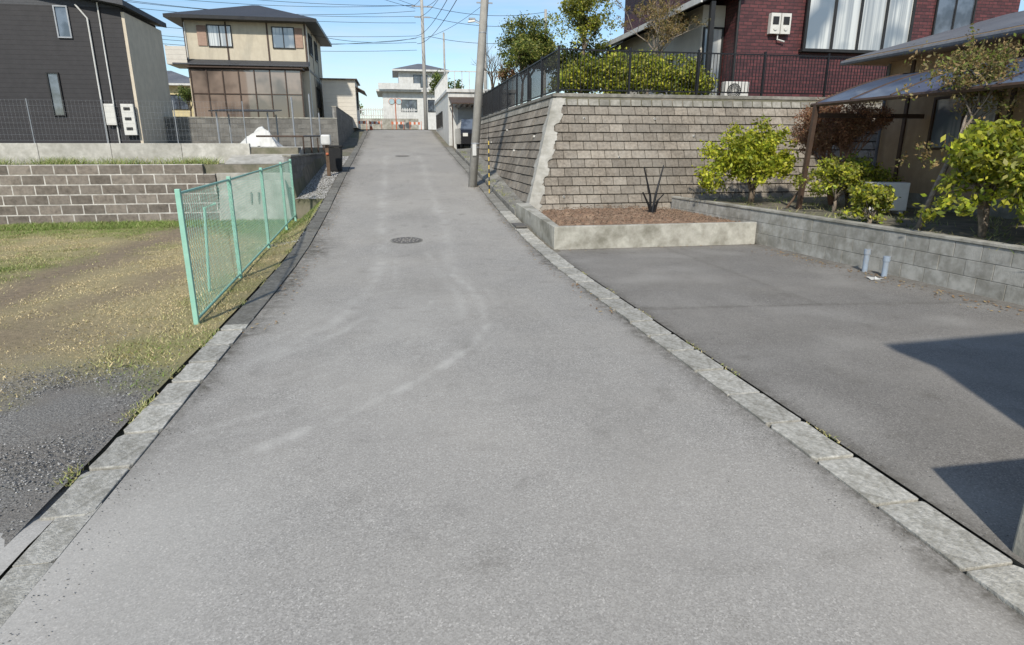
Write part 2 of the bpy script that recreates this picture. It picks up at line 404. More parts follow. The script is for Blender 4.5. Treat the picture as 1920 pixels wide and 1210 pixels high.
addblades(9000,(-2.9,-2.12),(6,18.5),lambda x,y:max(0,noise.noise(Vector((x*2,y*1.2,17)))+.2)*1.3,.02,.055,lambda x,y:grn(x,y)*.8,zlot)
addblades(12000,(-10,-3),(17.2,18.74),lambda x,y:.8,.03,.08,lambda x,y:.95,zlot)
addblades(14000,(-16,-5),(19.1,20.8),lambda x,y:max(0,noise.noise(Vector((x*.8,y*.8,27)))+.1)*2,.05,.2,lambda x,y:.8,lambda x,y:1.54)
addblades(5000,(-2.16,-2.06),(3.8,13),lambda x,y:max(0,noise.noise(Vector((x*2,y*1.5,37)))+.0)*2,.015,.04,lambda x,y:.6,lambda x,y:hr(y))
addblades(3000,(2.945,2.99),(2.4,12),lambda x,y:max(0,noise.noise(Vector((x*2,y*1.5,47)))-.1)*2,.008,.022,lambda x,y:.5,lambda x,y:.0)
addblades(2500,(3.0,3.3),(16,31),lambda x,y:max(0,noise.noise(Vector((x*2,y*1.5,57)))+.1)*1.5,.03,.10,lambda x,y:.7,lambda x,y:hr(y)+.1)
addblades(7000,(7.9,12),(3,16),lambda x,y:max(0,noise.noise(Vector((x*1.5,y*1.5,67)))+.1)*2,.03,.09,lambda x,y:.7,lambda x,y:.66)
A=np.array(pts); n=len(A)
an=rng.uniform(0,2*math.pi,n); w=rng.uniform(.004,.009,n); ln=rng.normal(0,.8,(n,2))*A[:,3:4]
Vb=np.empty((n,3,3)); dx=np.c_[np.cos(an)*w,np.sin(an)*w]
Vb[:,0,:2]=A[:,:2]-dx;Vb[:,1,:2]=A[:,:2]+dx;Vb[:,0,2]=Vb[:,1,2]=A[:,2]
Vb[:,2,:2]=A[:,:2]+ln;Vb[:,2,2]=A[:,2]+A[:,3]
q=np.clip(A[:,4]+rng.normal(0,.25,n),0,1)[:,None]
C=(np.array([.70,.56,.32])*(1-q)+np.array([.20,.29,.06])*q)*rng.uniform(.6,1.2,n)[:,None]
C=np.repeat(C,3,0)
scatter_mesh('grass',mBlade,Vb.reshape(-1,3),np.arange(n*3).reshape(-1,3),C)
def stones(name,n,fn,smin,smax,cols,mat=None):
    OV=np.array([(1,0,0),(-1,0,0),(0,1,0),(0,-1,0),(0,0,1),(0,0,-1)],float)
    OF=np.array([(0,2,4),(2,1,4),(1,3,4),(3,0,4),(2,0,5),(1,2,5),(3,1,5),(0,3,5)])
    V=[];F=[];T=[]
    k=0
    while k<n:
        r=fn()
        if r is None: k+=1; continue
        s_=random.uniform(smin,smax); a=random.uniform(0,6.28)
        vv=OV*(s_*rng.uniform(.6,1.2,(6,1)))*np.array([1,.8,.55])
        R=np.array([[math.cos(a),-math.sin(a),0],[math.sin(a),math.cos(a),0],[0,0,1]])
        vv=vv@R.T+np.array(r); V.append(vv); F.append(OF+len(T)*6); 
        c=random.choice(cols)*random.uniform(.7,1.2); T.append(np.tile([c,c*.97,c*.91],(6,1))); k+=1
    return scatter_mesh(name,mat or mStone,np.concatenate(V),np.concatenate(F),np.concatenate(T))
mStone=M('stone',(1,1,1),(.8,.8,.8),30,.9)
def f1():
    x=random.uniform(-5.4,-2.12); y=random.uniform(3.0,7.6)
    gv=grav(x,y)*max(.12,min(1,(y-3.1)/.9))
    if random.random()>max(.04,gv)*(.65+noise.noise(Vector((x*1.5,y*1.5,3)))): return None
    return (x,y,.02)
stones('gravel',44000,f1,.003,.012,[.16,.24,.33,.12,.45])
def f2():
    y=random.uniform(12.5,30); x=random.uniform(-2.9,-2.08)
    return (x,y,(hlot(x,y) if y<18.8 else hr(y))+.0)
stones('roadside_gravel',14000,f2,.012,.028,[.35,.5,.6,.25])
def f3():
    e=random.random(); y=random.uniform(2.3,18)
    x=random.choice([random.uniform(-1.8,-1.55),random.uniform(2.4,2.63),random.uniform(2.97,3.35)]) if e<.8 else random.uniform(-1.7,6)
    if y>12 and x>2.9: return None
    return (x,y,hr(y)+.004 if x<2.9 else .008)
stones('loose_grit',4500,f3,.003,.006,[.15,.25,.4,.1,.45])
mDry=M('dry_leaf',(1,1,1),(.7,.7,.7),9,.8)
V=[];T_=[]
for _ in range(800):
    if random.random()<.55: 
        y=random.uniform(4,12); x=7.55+.072*(9.5-y)-abs(random.gauss(0,.25)); z=.012
        if y>11.3: x=random.uniform(3.2,7.4); y=12.05-abs(random.gauss(0,.15))
    else: x=random.choice([random.uniform(-1.8,-1.45),random.uniform(2.4,2.62)]); y=random.uniform(7,22); z=hr(y)+.012
    a=random.uniform(0,6.28); s_=random.uniform(.012,.03); c_=random.choice([(.34,.2,.09),(.25,.14,.06),(.45,.32,.14)])
    for k,(u_,v_) in enumerate(((-1,0),(0,-.5),(1,0),(0,.5))):
        V.append((x+s_*(u_*math.cos(a)-v_*math.sin(a)),y+s_*(u_*math.sin(a)+v_*math.cos(a)),z+random.uniform(0,.012))); T_.append(c_)
scatter_mesh('fallen_leaves',mDry,V,np.arange(len(V)).reshape(-1,4),T_)

# ---------------------------------------------------------------- kerbs
def kerbline(x0,x1,y0,y1,step,label,group,zt=.008,dirty=1.0,gap=(.020,.034)):
    y=y0
    while y<y1:
        st=step*random.uniform(.96,1.05)
        L=st-random.uniform(*gap)
        jx=random.uniform(-.007,.007); jz=random.uniform(-.004,.007)
        ch=[random.uniform(.0,.035) for _ in range(4)]
        b=MB(); za=hr(y)
        plan=[(x0+jx+ch[0],y),(x1+jx-ch[1],y),(x1+jx,y+ch[1]*1.5),(x1+jx+random.uniform(-.010,.004),y+L*.5),(x1+jx,y+L-ch[2]*1.5),(x1+jx-ch[2],y+L),(x0+jx+ch[3],y+L),(x0+jx,y+L-ch[3]*1.5),(x0+jx+random.uniform(-.004,.010),y+L*.5),(x0+jx,y+ch[0]*1.5)]
        top=[(px,py,hr(py)+zt+jz) for px,py in plan]; bot=[(px,py,hr(py)-.1) for px,py in plan]
        tt=rt(.78,1.08)*dirty
        b.v=bot+top; n_=len(plan)
        b.f=[tuple(range(n_))[::-1],tuple(range(n_,2*n_))]+[(i,(i+1)%n_,n_+(i+1)%n_,n_+i) for i in range(n_)]
        b.m=[0]*len(b.f); b.t=[tt]*len(b.f)
        b.make('kerb_slab',mKerb,bevel=.008,label=label,cat='kerb slab',group=group,origin=((x0+x1)/2,y,za))
        y+=st
kerbline(2.645,2.945,.5,16,.56,'weathered concrete gutter lid beside the asphalt road','concrete gutter lids along the parking lot edge')
kerbline(2.645,2.94,16.34,34,.66,'dark weathered gutter lid below the retaining wall','gutter lids below the retaining wall',dirty=.58)
kerbline(-1.975,-1.785,.2,3.4,.56,'dust-covered pale gutter lid flush with the lot entrance','dusty gutter lids at the lot entrance',.0015,.92,(.003,.006))
kerbline(-2.06,-1.79,3.45,7.3,.54,'worn pale concrete gutter lid beside the gravel lot','concrete gutter lids along the vacant lot edge')
kerbline(-2.06,-1.79,7.4,46,1.2,'dirt-stained concrete kerb slab along the fenced lot','dirty kerb slabs up the hill',.018,.45)

# ---------------------------------------------------------------- block walls
def blockwall(name,segs,bw,bh,th,mats,label,cat='wall',gap=.012,cap=None,tv=(.8,1.15),rec=.012):
    T=thing(name,segs[0][0]+(segs[0][2],),label,cat)
    bb=MB();core=MB();cp=MB()
    for (p0,p1,z0,z1) in segs:
        P0=Vector((*p0,0));P1=Vector((*p1,0)); L=(P1-P0).length; u=(P1-P0)/L; n=Vector((u.y,-u.x,0))
        core.obox(P0,u,n,.004,L-.004,-th+.01,-rec,z0-.2,z1-.004)
        z=z0;r=0
        while z<z1-.02:
            zt=min(z+bh-gap,z1); x=-(r%2)*bw/2
            while x<L:
                a=max(x,0);c=min(x+bw-gap,L)
                if c-a>.03:
                    j=random.uniform(-.003,.004)
                    bb.obox(P0,u,n,a,c,-th*.5,j,z,zt,0,rt(*tv))
                x+=bw
            z+=bh;r+=1
        if cap: cp.obox(P0,u,n,-.01,L+.01,-th-.02,.02,z1,z1+cap)
    bb.make('block_face',mats[0],T,bevel=.004); core.make('mortar_core',mats[1],T)
    if cap: cp.make('coping',mats[2],T,bevel=.006)
    return T
blockwall('concrete_block_wall',[((7.58,12.25),(8.30,2.5),0,.70),((7.22,15.8),(7.58,12.25),0,.70)],.42,.233,.15,(mBlockG,mMortG,mConc),'low grey concrete block wall beside the asphalt parking lot',cap=.045,gap=.007,tv=(.9,1.08))
blockwall('brown_block_wall',[((-20,18.8),(-5.25,18.8),0,1.56),((-5.25,18.8),(-4.95,18.8),0,1.3)],.54,.262,.25,(mBlockL,mMortW,mConcL),'grey-brown block retaining wall with pale mortar behind the grass lot',gap=.032,tv=(.72,1.18),rec=.005)
blockwall('roadside_block_wall',[((-2.92,18.9),(-2.92,27.5),.3,1.75)],.4,.2,.2,(mBlockD,mMortG,mConc),'dark block wall beside the uphill road',gap=.012,cap=.05)
blockwall('garden_block_wall',[((-22,33),(-2.75,33),1.9,3.35),((-2.75,33),(-2.75,48.5),1.9,3.9)],.4,.2,.2,(mBlockD,mMortG,mConc),'dark grey block wall below the cream house',gap=.012,cap=.05)

b=MB()
for k in range(8): b.box(-20+k*1.95,-20+(k+1)*1.95-.01,20.9,21.08,1.3,2.12,0,rt(1.0,1.2))
b.make('concrete_parapet',mConcL,bevel=.01,label='pale concrete parapet above the block wall',cat='low wall')
b=MB()
b.hexa([(-4.93,18.55,-.1),(-2.95,18.45,-.1),(-2.95,18.85,-.1),(-4.93,18.85,-.1),(-4.85,18.72,1.12),(-3.1,18.7,1.12),(-3.1,18.85,1.12),(-4.85,18.85,1.12)],0,1.1)
b.hexa([(-4.94,18.86,.9),(-2.96,18.86,.9),(-2.96,21.9,.9),(-4.94,21.9,.9),(-4.94,18.86,1.3),(-2.96,18.86,1.3),(-2.96,21.9,2.03),(-4.94,21.9,2.03)],0,1.0)
for x in (-4.05,-3.85): b.box(x,x+.05,18.60,18.66,.45,.8,0,.6)
b.make('concrete_ramp',mConcL,bevel=.015,label='smooth grey concrete retaining face with sloped slab on top',cat='retaining wall')
T=thing('wire_fence',(-4.5,21,2.1),'thin grey wire fence on the concrete parapet','fence')
for i in range(9): 
    x=-4.5-i*1.95; tpart(T,'post',mGrayMet,[(x,21,2.1),(x,21,3.35)],.014,6)
b=MB()
for k in range(8): b.tube([(-20,21,2.2+k*.16),(-4.5,21,2.2+k*.16)],.002,3)
for k in range(155): b.tube([(-20+k*.1,21,2.2),(-20+k*.1,21,3.32)],.0012,3)
b.make('wire_mesh',mGrayMet,T)

# ---------------------------------------------------------------- big retaining wall
Z1=3.3
def fx(z): return 3.22+.31*z
def fy(z): return 15.8+.36*z
T=thing('retaining_wall',(3.3,15.9,0),'battered beige-brown rough block retaining wall with pale mortar corner','retaining wall')
YE=32.4; XE=15
core=MB(); o=.035
core.hexa([(fx(-.3)+o,fy(-.3)+o,-.3),(XE,fy(-.3)+o,-.3),(XE,YE,-.3),(fx(-.3)+o,YE,-.3),(fx(Z1)+o,fy(Z1)+o,Z1),(XE,fy(Z1)+o,Z1),(XE,YE,Z1),(fx(Z1)+o,YE,Z1)])
core.make('mortar_core',mMort,T)
bb=MB(); nrow=14; bh=(Z1-.22+.1)/nrow
lip=.026; BW=.38
for r in range(nrow):
    z0=-.1+r*bh; z1=z0+bh-.024
    rowt=rt(.95,1.05)
    def blk(axis,a,c,j,tint):
        R=lambda:random.uniform(-.005,.005)
        if axis==0:
            bb.hexa([(a,fy(z0)-lip+j,z0),(c,fy(z0)-lip+j+R(),z0),(c,fy(z0)+.2,z0),(a,fy(z0)+.2,z0),(a,fy(z1)+j,z1),(c,fy(z1)+j+R(),z1),(c,fy(z1)+.2,z1),(a,fy(z1)+.2,z1)],0,tint)
        else:
            bb.hexa([(fx(z0)-lip+j,a,z0),(fx(z0)+.2,a,z0),(fx(z0)+.2,c,z0),(fx(z0)-lip+j+R(),c,z0),(fx(z1)+j,a,z1),(fx(z1)+.2,a,z1),(fx(z1)+.2,c,z1),(fx(z1)+j+R(),c,z1)],0,tint)
    x=4.0-(r%2)*BW/2-BW*3
    while x<XE:
        a=max(x,fx(z0)+.12); c=x+BW-.015
        if c-a>.05:
            pt=1+.5*noise.noise(Vector((x*.5,z0*1.2,3)))
            blk(0,a,c,random.uniform(-.006,.006),rt(.83,1.15)*rowt*pt)
        x+=BW
    y=16-(r%2)*BW/2-BW
    while y<YE:
        a=max(y,fy(z0)+.12); c=min(y+BW-.015,YE)
        if c-a>.05 and z1>hr(a)-.3:
            pt=1+.5*noise.noise(Vector((y*.5,z0*1.2,13)))
            blk(1,a,c,random.uniform(-.006,.006),rt(.83,1.15)*rowt*pt*.95)
        y+=BW
bb.make('block_face',mBlockR,T,bevel=.009)
cp=MB(); zc=Z1-.22
x=fx(zc)+.1
while x<XE:
    cp.hexa([(x,fy(zc)-.02,zc+.003),(x+.27,fy(zc)-.02,zc+.003),(x+.27,fy(zc)+.2,zc+.003),(x,fy(zc)+.2,zc+.003),(x,fy(Z1)-.02,Z1-.003),(x+.27,fy(Z1)-.02,Z1-.003),(x+.27,fy(Z1)+.2,Z1-.003),(x,fy(Z1)+.2,Z1-.003)],0,rt(.75,1.1)); x+=.3
y=fy(zc)+.1
while y<YE-.3:
    cp.hexa([(fx(zc)-.02,y,zc+.003),(fx(zc)+.2,y,zc+.003),(fx(zc)+.2,y+.27,zc+.003),(fx(zc)-.02,y+.27,zc+.003),(fx(Z1)-.02,y,Z1-.003),(fx(Z1)+.2,y,Z1-.003),(fx(Z1)+.2,y+.27,Z1-.003),(fx(Z1)-.02,y+.27,Z1-.003)],0,rt(.75,1.1)); y+=.3
cp.box(fx(Z1)-.06,XE,fy(Z1)-.06,fy(Z1)+.3,Z1,Z1+.09,0,.8)
cp.box(fx(Z1)-.06,fx(Z1)+.3,fy(Z1)+.3,YE,Z1,Z1+.09,0,.8)
cp.make('coping',mCap,T,bevel=.012)
cs=MB(); nseg=110; prev=None
for k in range(nseg+1):
    za=-.2+(Z1+.16)*k/nseg
    ph=((za+.1)/bh)%1.0
    tooth=.05 if (int((za+.1)/bh)%2==0) else -.02
    w=.25+tooth+.10*noise.noise(Vector((za*2.2,0,5)))+.05*noise.noise(Vector((za*12,0,5)))
    w2=.34-tooth+.16*noise.noise(Vector((za*2.2,0,15)))+.08*noise.noise(Vector((za*12,0,15))); q=-.048+.02*noise.noise(Vector((za*8,0,25)))
    dq=.012*noise.noise(Vector((za*15,0,35)))
    cur=[(fx(za)+q,fy(za)+q,za),(fx(za)+w,fy(za)-.036+dq,za),(fx(za)+w,fy(za)+w2,za),(fx(za)-.036+dq,fy(za)+w2,za)]
    if prev:
        for i_ in range(4):
            j_=(i_+1)%4; cs.poly([prev[i_],prev[j_],cur[j_],cur[i_]],0,.98)
    prev=cur
cs.make('corner_strip',mConcL,T)
for (x,z) in ((5.0,2.75),(5.9,1.75),(8.1,2.3),(7.0,2.75),(4.3,.75),(9.8,1.9),(10.3,2.6)):
    tpart(T,'weep_pipe',mAC,[(x,fy(z)+.1,z),(x,fy(z)-.05,z)],.03,8); tpart(T,'weep_hole',mBlack,[(x,fy(z)-.05,z),(x,fy(z)-.053,z)],.02,8)
for (y,z) in ((18,2.3),(20.5,1.9),(23,2.6),(26,2.2)): tpart(T,'weep_pipe',mAC,[(fx(z)+.1,y,z),(fx(z)-.05,y,z)],.03,8)
b=MB()
for k in range(24):
    y=16+k*.68
    if y>32: break
    b.hexa([(2.96,y,hr(y)-.2),(3.3+.3*hr(y),y,hr(y)-.2),(3.3+.3*hr(y+.66),y+.66,hr(y+.66)-.2),(2.96,y+.66,hr(y+.66)-.2),(2.98,y,hr(y)+.10),(3.3+.3*hr(y),y,hr(y)+.16),(3.3+.3*hr(y+.66),y+.66,hr(y+.66)+.16),(2.98,y+.66,hr(y+.66)+.10)],0,rt(.42,.65))
b.make('footing_strip',mKerb,bevel=.01,label='sloping concrete footing strip at the retaining wall base',cat='footing')

# planter
T=thing('planter_bed',(3.05,12.1,0),'raised concrete planter bed filled with bare brown soil','planter')
b=MB()
b.box(3.06,7.50,12.1,12.24,-.1,.47,0,1.1)
b.hexa([(3.06,12.245,-.1),(3.2,12.245,-.1),(3.34,15.95,-.1),(3.0,15.95,-.1),(3.06,12.245,.47),(3.2,12.245,.47),(3.34,15.95,.62),(3.0,15.95,.62)],0,1.05)
b.make('planter_wall',mConc,T,bevel=.012)
P=MB();nX,nY=80,70
for j in range(nY):
    for i in range(nX):
        x=3.15+(7.5-3.15)*i/(nX-1); y=12.2+(16.1-12.2)*j/(nY-1)
        z=.37+.14*math.sin(math.pi*i/(nX-1))*math.sin(math.pi*min(1,j/(nY-1)*.8+.1))+.07*noise.noise(Vector((x*3,y*3,0)))+.07*noise.noise(Vector((x*9,y*9,4)))
        P.v.append((x,y,z))
for j in range(nY-1):
    for i in range(nX-1): P.f.append((j*nX+i,j*nX+i+1,(j+1)*nX+i+1,(j+1)*nX+i)); P.m.append(0); P.t.append(1.0)
P.make('soil',mSoil,T,smooth=True)
def fsoil():
    x=random.uniform(3.3,7.4);y=random.uniform(12.4,15.8)
    return (x,y,.41+.13*math.sin(math.pi*(x-3.15)/4.35))
mSoilC=M('soil_clod',(.80,.60,.44),(.55,.39,.28),10,1)
stones('soil_clods',2200,fsoil,.008,.028,[.2,.3,.38,.42],mSoilC)
b=MB()
for q in ([(5.9,14,.4),(5.85,14,.9),(5.66,14,1.55)],[(5.9,14,.4),(6.0,14.0,1.0),(6.16,14.05,1.6)],[(5.9,14,.45),(5.8,13.95,.7),(5.62,13.9,1.0)],[(5.95,14,.45),(6.0,13.9,.8),(6.12,13.85,.95)]):
    b.tube(q,[.035,.026,.015],6)
b.make('pruned_sapling',mBlack,label='dark leafless V-shaped sapling stub in the planter soil',cat='sapling',origin=(5.9,14,.4))

b=MB(); b.poly([(7.75,12.25,.66),(8.45,2.5,.66),(30,2.5,.66),(30,17,.66),(7.38,17,.66)])
b.make('garden_ground',mGround,kind='structure')
b=MB(); b.box(3.01,3.9,2.08,2.24,-.1,.74); b.make('gate_wall',mConc,bevel=.015,label='short grey concrete gate wall at the lot entrance',cat='wall')
T=thing('neighbour_garage',(4.2,2.1,0),'small flat-roofed garage at the edge of the lot','garage')
b=MB(); b.box(4.05,8.2,-3,2.3,0,2.45); b.make('wall',mBeige,T)
b=MB(); b.hexa([(3.92,-3.1,2.452),(8.4,-3.1,2.452),(8.4,2.75,2.452),(3.92,2.45,2.452),(3.92,-3.1,2.6),(8.4,-3.1,2.6),(8.4,2.8,2.6),(3.92,2.5,2.6)]); b.make('roof',mRoofG,T)

# ---------------------------------------------------------------- green chain link fence
T=thing('green_mesh_fence',(-2.38,7.5,0),'pale green chain-link fence along the vacant grass lot','fence')
fp=[(-2.38,7.5),(-2.5,10.2),(-2.62,13.2),(-2.75,16.2),(-2.8,18.0)]
HT=1.54
def fz(i): return [0,.02,.06,.1,.14][i]
for i,(x,y) in enumerate(fp):
    b=MB(); z=fz(i); b.box(x-.028,x+.028,y-.028,y+.028,z-.1,z+HT+.02); b.make('post',mGreen,T,bevel=.006)
for i in range(4):
    for h in (.06,HT-.03): tpart(T,'rail',mGreen,[(*fp[i],fz(i)+h),(*fp[i+1],fz(i+1)+h)],.017,8)
b=MB(); b.tube([(-2.72,9.3,0),(-2.64,9.3,1.2),(-2.5,9.35,1.25)],.02,8); b.make('brace',mGreen,T)
b=MB()
for i in range(4):
    P0=Vector((*fp[i],fz(i)));P1=Vector((*fp[i+1],fz(i+1))); L=(P1-P0).length; u=(P1-P0)/L; H0=.07;H1=HT-.04; Hh=H1-H0
    st=.085; k=-Hh
    while k<L:
        for sgn in (0,1):
            t0=max(0,-k); t1=min(Hh,L-k)
            if t1-t0>.01:
                za,zb=(H0+t0,H0+t1) if sgn==0 else (H1-t0,H1-t1)
                pa=P0+u*(k+t0)+Vector((0,0,za)); pb=P0+u*(k+t1)+Vector((0,0,zb)); off=Vector((.002 if sgn else -.002,0,0))
                b.tube([pa+off,pb+off],.0024,3,cap=False)
        k+=st
b.make('chain_link_mesh',mMesh,T)
# ---------------------------------------------------------------- black railing
T=thing('black_railing',(4.45,17.2,Z1+.09),'black metal railing on top of the retaining wall','railing')
zf0=Z1+.09; xr0=fx(Z1)+.12; yr0=fy(Z1)+.12
runs=[((xr0,yr0),(15,yr0)),((xr0,yr0),(xr0,32.2))]
vb=MB()
for p0,p1 in runs:
    P0=Vector((*p0,0));P1=Vector((*p1,0));L=(P1-P0).length;u=(P1-P0)/L;nn=Vector((-u.y,u.x,0))
    k=0
    while k<=L+.01:
        pb=MB(); pb.obox(P0,u,nn,k-.025,k+.025,-.03,.03,zf0,zf0+1.18); pb.make('post',mBlack,T); k+=1.98
    for h in (.08,1.08):
        rb=MB(); rb.obox(P0,u,nn,0,L,-.018,.018,zf0+h,zf0+h+.035); rb.make('rail',mBlack,T)
    k=.11
    while k<L: vb.obox(P0,u,nn,k-.007,k+.007,-.007,.007,zf0+.1,zf0+1.09); k+=.1
vb.make('bars',mBlack,T)

# ---------------------------------------------------------------- houses
def window(T,o,u,n,w,h,panes=2,glass=None,frame=None,rows=1,fw=.05,name='window'):
    glass=glass or mGlass; frame=frame or mDark
    b=MB(); b.obox(o,u,n,0,w,.0,.02,0,h); g_=b.make(name,glass,T)
    b=MB(); 
    b.obox(o,u,n,-fw,w+fw,0,.07,-fw,0);b.obox(o,u,n,-fw,w+fw,0,.07,h,h+fw)
    b.obox(o,u,n,-fw,0,0,.068,0,h);b.obox(o,u,n,w,w+fw,0,.068,0,h)
    for k in range(1,panes): b.obox(o,u,n,w*k/panes-fw*.5,w*k/panes+fw*.5,.021,.055,0,h)
    for k in range(1,rows): b.obox(o,u,n,0,w,.021,.05,h*k/rows-fw*.4,h*k/rows+fw*.4)
    b.make('frame',frame,g_)
    return g_
FY=((1,0,0),(0,-1,0)); FXP=((0,1,0),(1,0,0)); FXN=((0,-1,0),(-1,0,0))
def hip(b,x0,x1,y0,y1,z,h,th=.14,mi=0,ridge='x'):
    b.box(x0,x1,y0,y1,z,z+th,1)
    z+=th+.003
    if ridge=='x':
        i=min((y1-y0)/2,(x1-x0)/2-.2); ra=(x0+i,(y0+y1)/2,z+h); rb_=(x1-i,(y0+y1)/2,z+h)
        b.poly([(x0,y0,z),(x1,y0,z),rb_,ra],mi);b.poly([(x1,y1,z),(x0,y1,z),ra,rb_],mi)
        b.poly([(x1,y0,z),(x1,y1,z),rb_],mi);b.poly([(x0,y1,z),(x0,y0,z),ra],mi)
    else:
        i=min((x1-x0)/2,(y1-y0)/2-.2); ra=((x0+x1)/2,y0+i,z+h); rb_=((x0+x1)/2,y1-i,z+h)
        b.poly([(x0,y1,z),(x0,y0,z),ra,rb_],mi);b.poly([(x1,y0,z),(x1,y1,z),rb_,ra],mi)
        b.poly([(x0,y0,z),(x1,y0,z),ra],mi);b.poly([(x1,y1,z),(x0,y1,z),rb_],mi)
T=thing('charcoal_house',(-16,30,2),'two-storey charcoal-sided house with beige side wall and white pipes','house')
b=MB(); b.box(-24,-10.72,30,34.0,1.9,7.45); b.make('wall',mSiding,T)
b=MB(); b.box(-10.72,-10.6,30.02,34.3,1.9,7.3); b.make('side_wall',mBeige,T)
b=MB(); b.hexa([(-24.5,29.5,9.9),(-10.4,29.5,7.46),(-10.4,34.5,7.46),(-24.5,34.5,9.9),(-24.5,29.5,10.1),(-10.4,29.5,7.66),(-10.4,34.5,7.66),(-24.5,34.5,10.1)]); 
b.poly([(-24,30,7.45),(-10.75,30,7.45),(-24,30,9.8)]); b.make('roof',mRoofD,T)
window(T,(-13.8,30,3.3),*FY,.36,1.6,1,frame=mDark); window(T,(-13.1,30,6.3),*FY,.42,1.1,1,frame=mGrayMet)
tpart(T,'downpipe',mWhite,[(-11.95,29.93,2),(-11.95,29.93,7.0),(-12.3,29.9,7.5)],.035); tpart(T,'downpipe',mWhite,[(-11.5,29.93,2),(-11.5,29.93,7.6)],.03)
bpart(T,'meter_box',mAC,-11.85,-11.45,29.8,29.88,2.9,3.75,bevel=.02)
b=MB(); b.box(-11.2,-10.72,29.78,29.9,2.5,3.75)
for z in (2.7,3.1,3.5): b.box(-11.1,-10.85,29.76,29.779,z,z+.12,1)
b.make('meter_box',[mAC,mDark],T,bevel=.01)

T=thing('cream_house',(-8.5,42,3.4),'two-storey cream house with dark hip roof and glazed sunroom','house')
X0,X1,Y0,Y1=-11.8,-4.95,42,50
b=MB(); b.box(X0,X1,Y0,Y1,3.4,9.1); b.make('wall',mCream,T)
b=MB(); b.box(X0-.03,X1+.03,Y0-.03,Y1+.03,6.48,6.62,0); 
for x in (X0,-9.5,-7.2,X1-.1): b.box(x,x+.1,Y0-.025,Y0-.001,6.63,9.08)
for y in (44.7,47.4): b.box(X1+.001,X1+.025,y,y+.1,3.5,9.08)
b.make('trim_boards',mBrownMet,T)
b=MB(); hip(b,X0-.75,X1+.75,Y0-.75,Y1+.75,9.1,1.5,.18); b.make('roof',[mRoofD,mDark],T)
b=MB(); b.hexa([(X0-.6,Y0-.75,6.63),(X1+.1,Y0-.75,6.63),(X1+.1,Y0-.03,6.75),(X0-.6,Y0-.03,6.75),(X0-.6,Y0-.75,6.7),(X1+.1,Y0-.75,6.7),(X1+.1,Y0-.03,7.0),(X0-.6,Y0-.03,7.0)]);b.make('canopy_roof',mRoofD,T)
window(T,(-10.45,Y0,7.75),*FY,1.25,1.1,2,mGlassL); window(T,(-6.85,Y0,7.75),*FY,1.2,1.1,2,mGlassL)
for xa,xb in ((-11.05,-10.55),(-5.58,-5.15)): bpart(T,'shutter',mShutter,xa,xb,Y0-.06,Y0-.001,7.75,8.85)
window(T,(X1,43,7.6),*FXP,1.4,1.1,2); window(T,(X1,46,7.6),*FXP,1.2,1.1,2); window(T,(X1,45.2,4.6),*FXP,1.4,1.2,2)
b=MB(); b.box(X0-.9,X0+.2,41.3,43.5,6.62,6.7); b.box(X0-.9,X0-.85,41.3,43.5,6.7,7.65); b.box(X0-.85,X0+.2,41.3,41.35,6.7,7.6); b.make('balcony',mCream2,T)
b=MB(); b.box(X0+.4,X1-.35,40.9,41.95,3.4,6.4); s_=b.make('sunroom',mGlassB,T)
b=MB()
for k in range(8):
    x=X0+.4+(X1-.35-X0-.4)*k/7; b.box(x-.03,x+.03,40.84,40.899,3.4,6.4)
for z in (3.4,5.0,6.36): b.box(X0+.4,X1-.35,40.86,40.898,z,z+.05)
b.box(X0+.2,X1-.2,40.7,41.99,6.43,6.5)
b.make('frame',mBrownMet,s_)
tpart(T,'downpipe',mWhite,[(X1+.02,42.1,3.5),(X1+.02,42.1,9)],.04,6); tpart(T,'downpipe',mWhite,[(X0+.1,41.95,6.7),(X0+.1,41.95,9)],.035,6)
b=MB(); b.tube([(-8.3,45,11),(-8.3,45,12.4)],.02,5)
for k in range(5): b.tube([(-8.9+.12*k,45,12.3),(-7.7-.12*k,45,12.3)],.01,4)
b.make('antenna',mGrayMet,T)
T=thing('yellow_house',(-17,55,3.4),'small cream-yellow house with tiled roof','house')
b=MB(); b.box(-21,-14.9,55,62,3.3,6.6); b.make('wall',M('yellow_wall',(.6,.5,.28),None,3,.85),T)
b=MB(); hip(b,-21.6,-14.3,54.4,62.6,6.6,1.3); b.make('roof',[mRoofG,mWhite],T); window(T,(-17,55,4.9),*FY,1.2,1,2)
T=thing('pale_annex',(-3.5,46,3.4),'pale cream annex building with brown lean-to eave','outbuilding')
b=MB(); b.box(-4.6,-2.45,45.5,49.5,3.3,6.35); b.make('wall',mCream2,T)
b=MB(); b.box(-4.7,-2.3,45.3,49.7,6.352,6.42); b.hexa([(-2.44,45.6,5.9),(-1.85,45.6,5.6),(-1.85,49.4,5.6),(-2.44,49.4,5.9),(-2.44,45.6,5.97),(-1.85,45.6,5.67),(-1.85,49.4,5.67),(-2.44,49.4,5.97)]); b.make('roof',mBrownMet,T)
window(T,(-2.45,46.5,4.6),*FXP,1,1,2)
T=thing('white_house',(2.5,80,4),'white two-storey house beyond the crest with layered eaves','house')
b=MB(); b.box(-1.2,6.8,80,88,3.2,8.4); b.box(.8,6.2,81,87.5,8.4,10.8); b.make('wall',mWhite,T)
b=MB(); hip(b,-1.9,7.4,79.3,88.6,8.4,.5,.2); hip(b,.1,6.9,80.3,88.2,10.8,1.1,.2); b.make('roof',[mRoofG,mWhite],T)
window(T,(2.6,81,9.1),*FY,1.6,1.3,2); window(T,(1,80,6.2),*FY,1.8,1.3,2); window(T,(4.2,80,6.2),*FY,1.2,1.3,2)
bpart(T,'balcony',mWhite,-1.6,3.3,79,79.1,8.62,9.3)
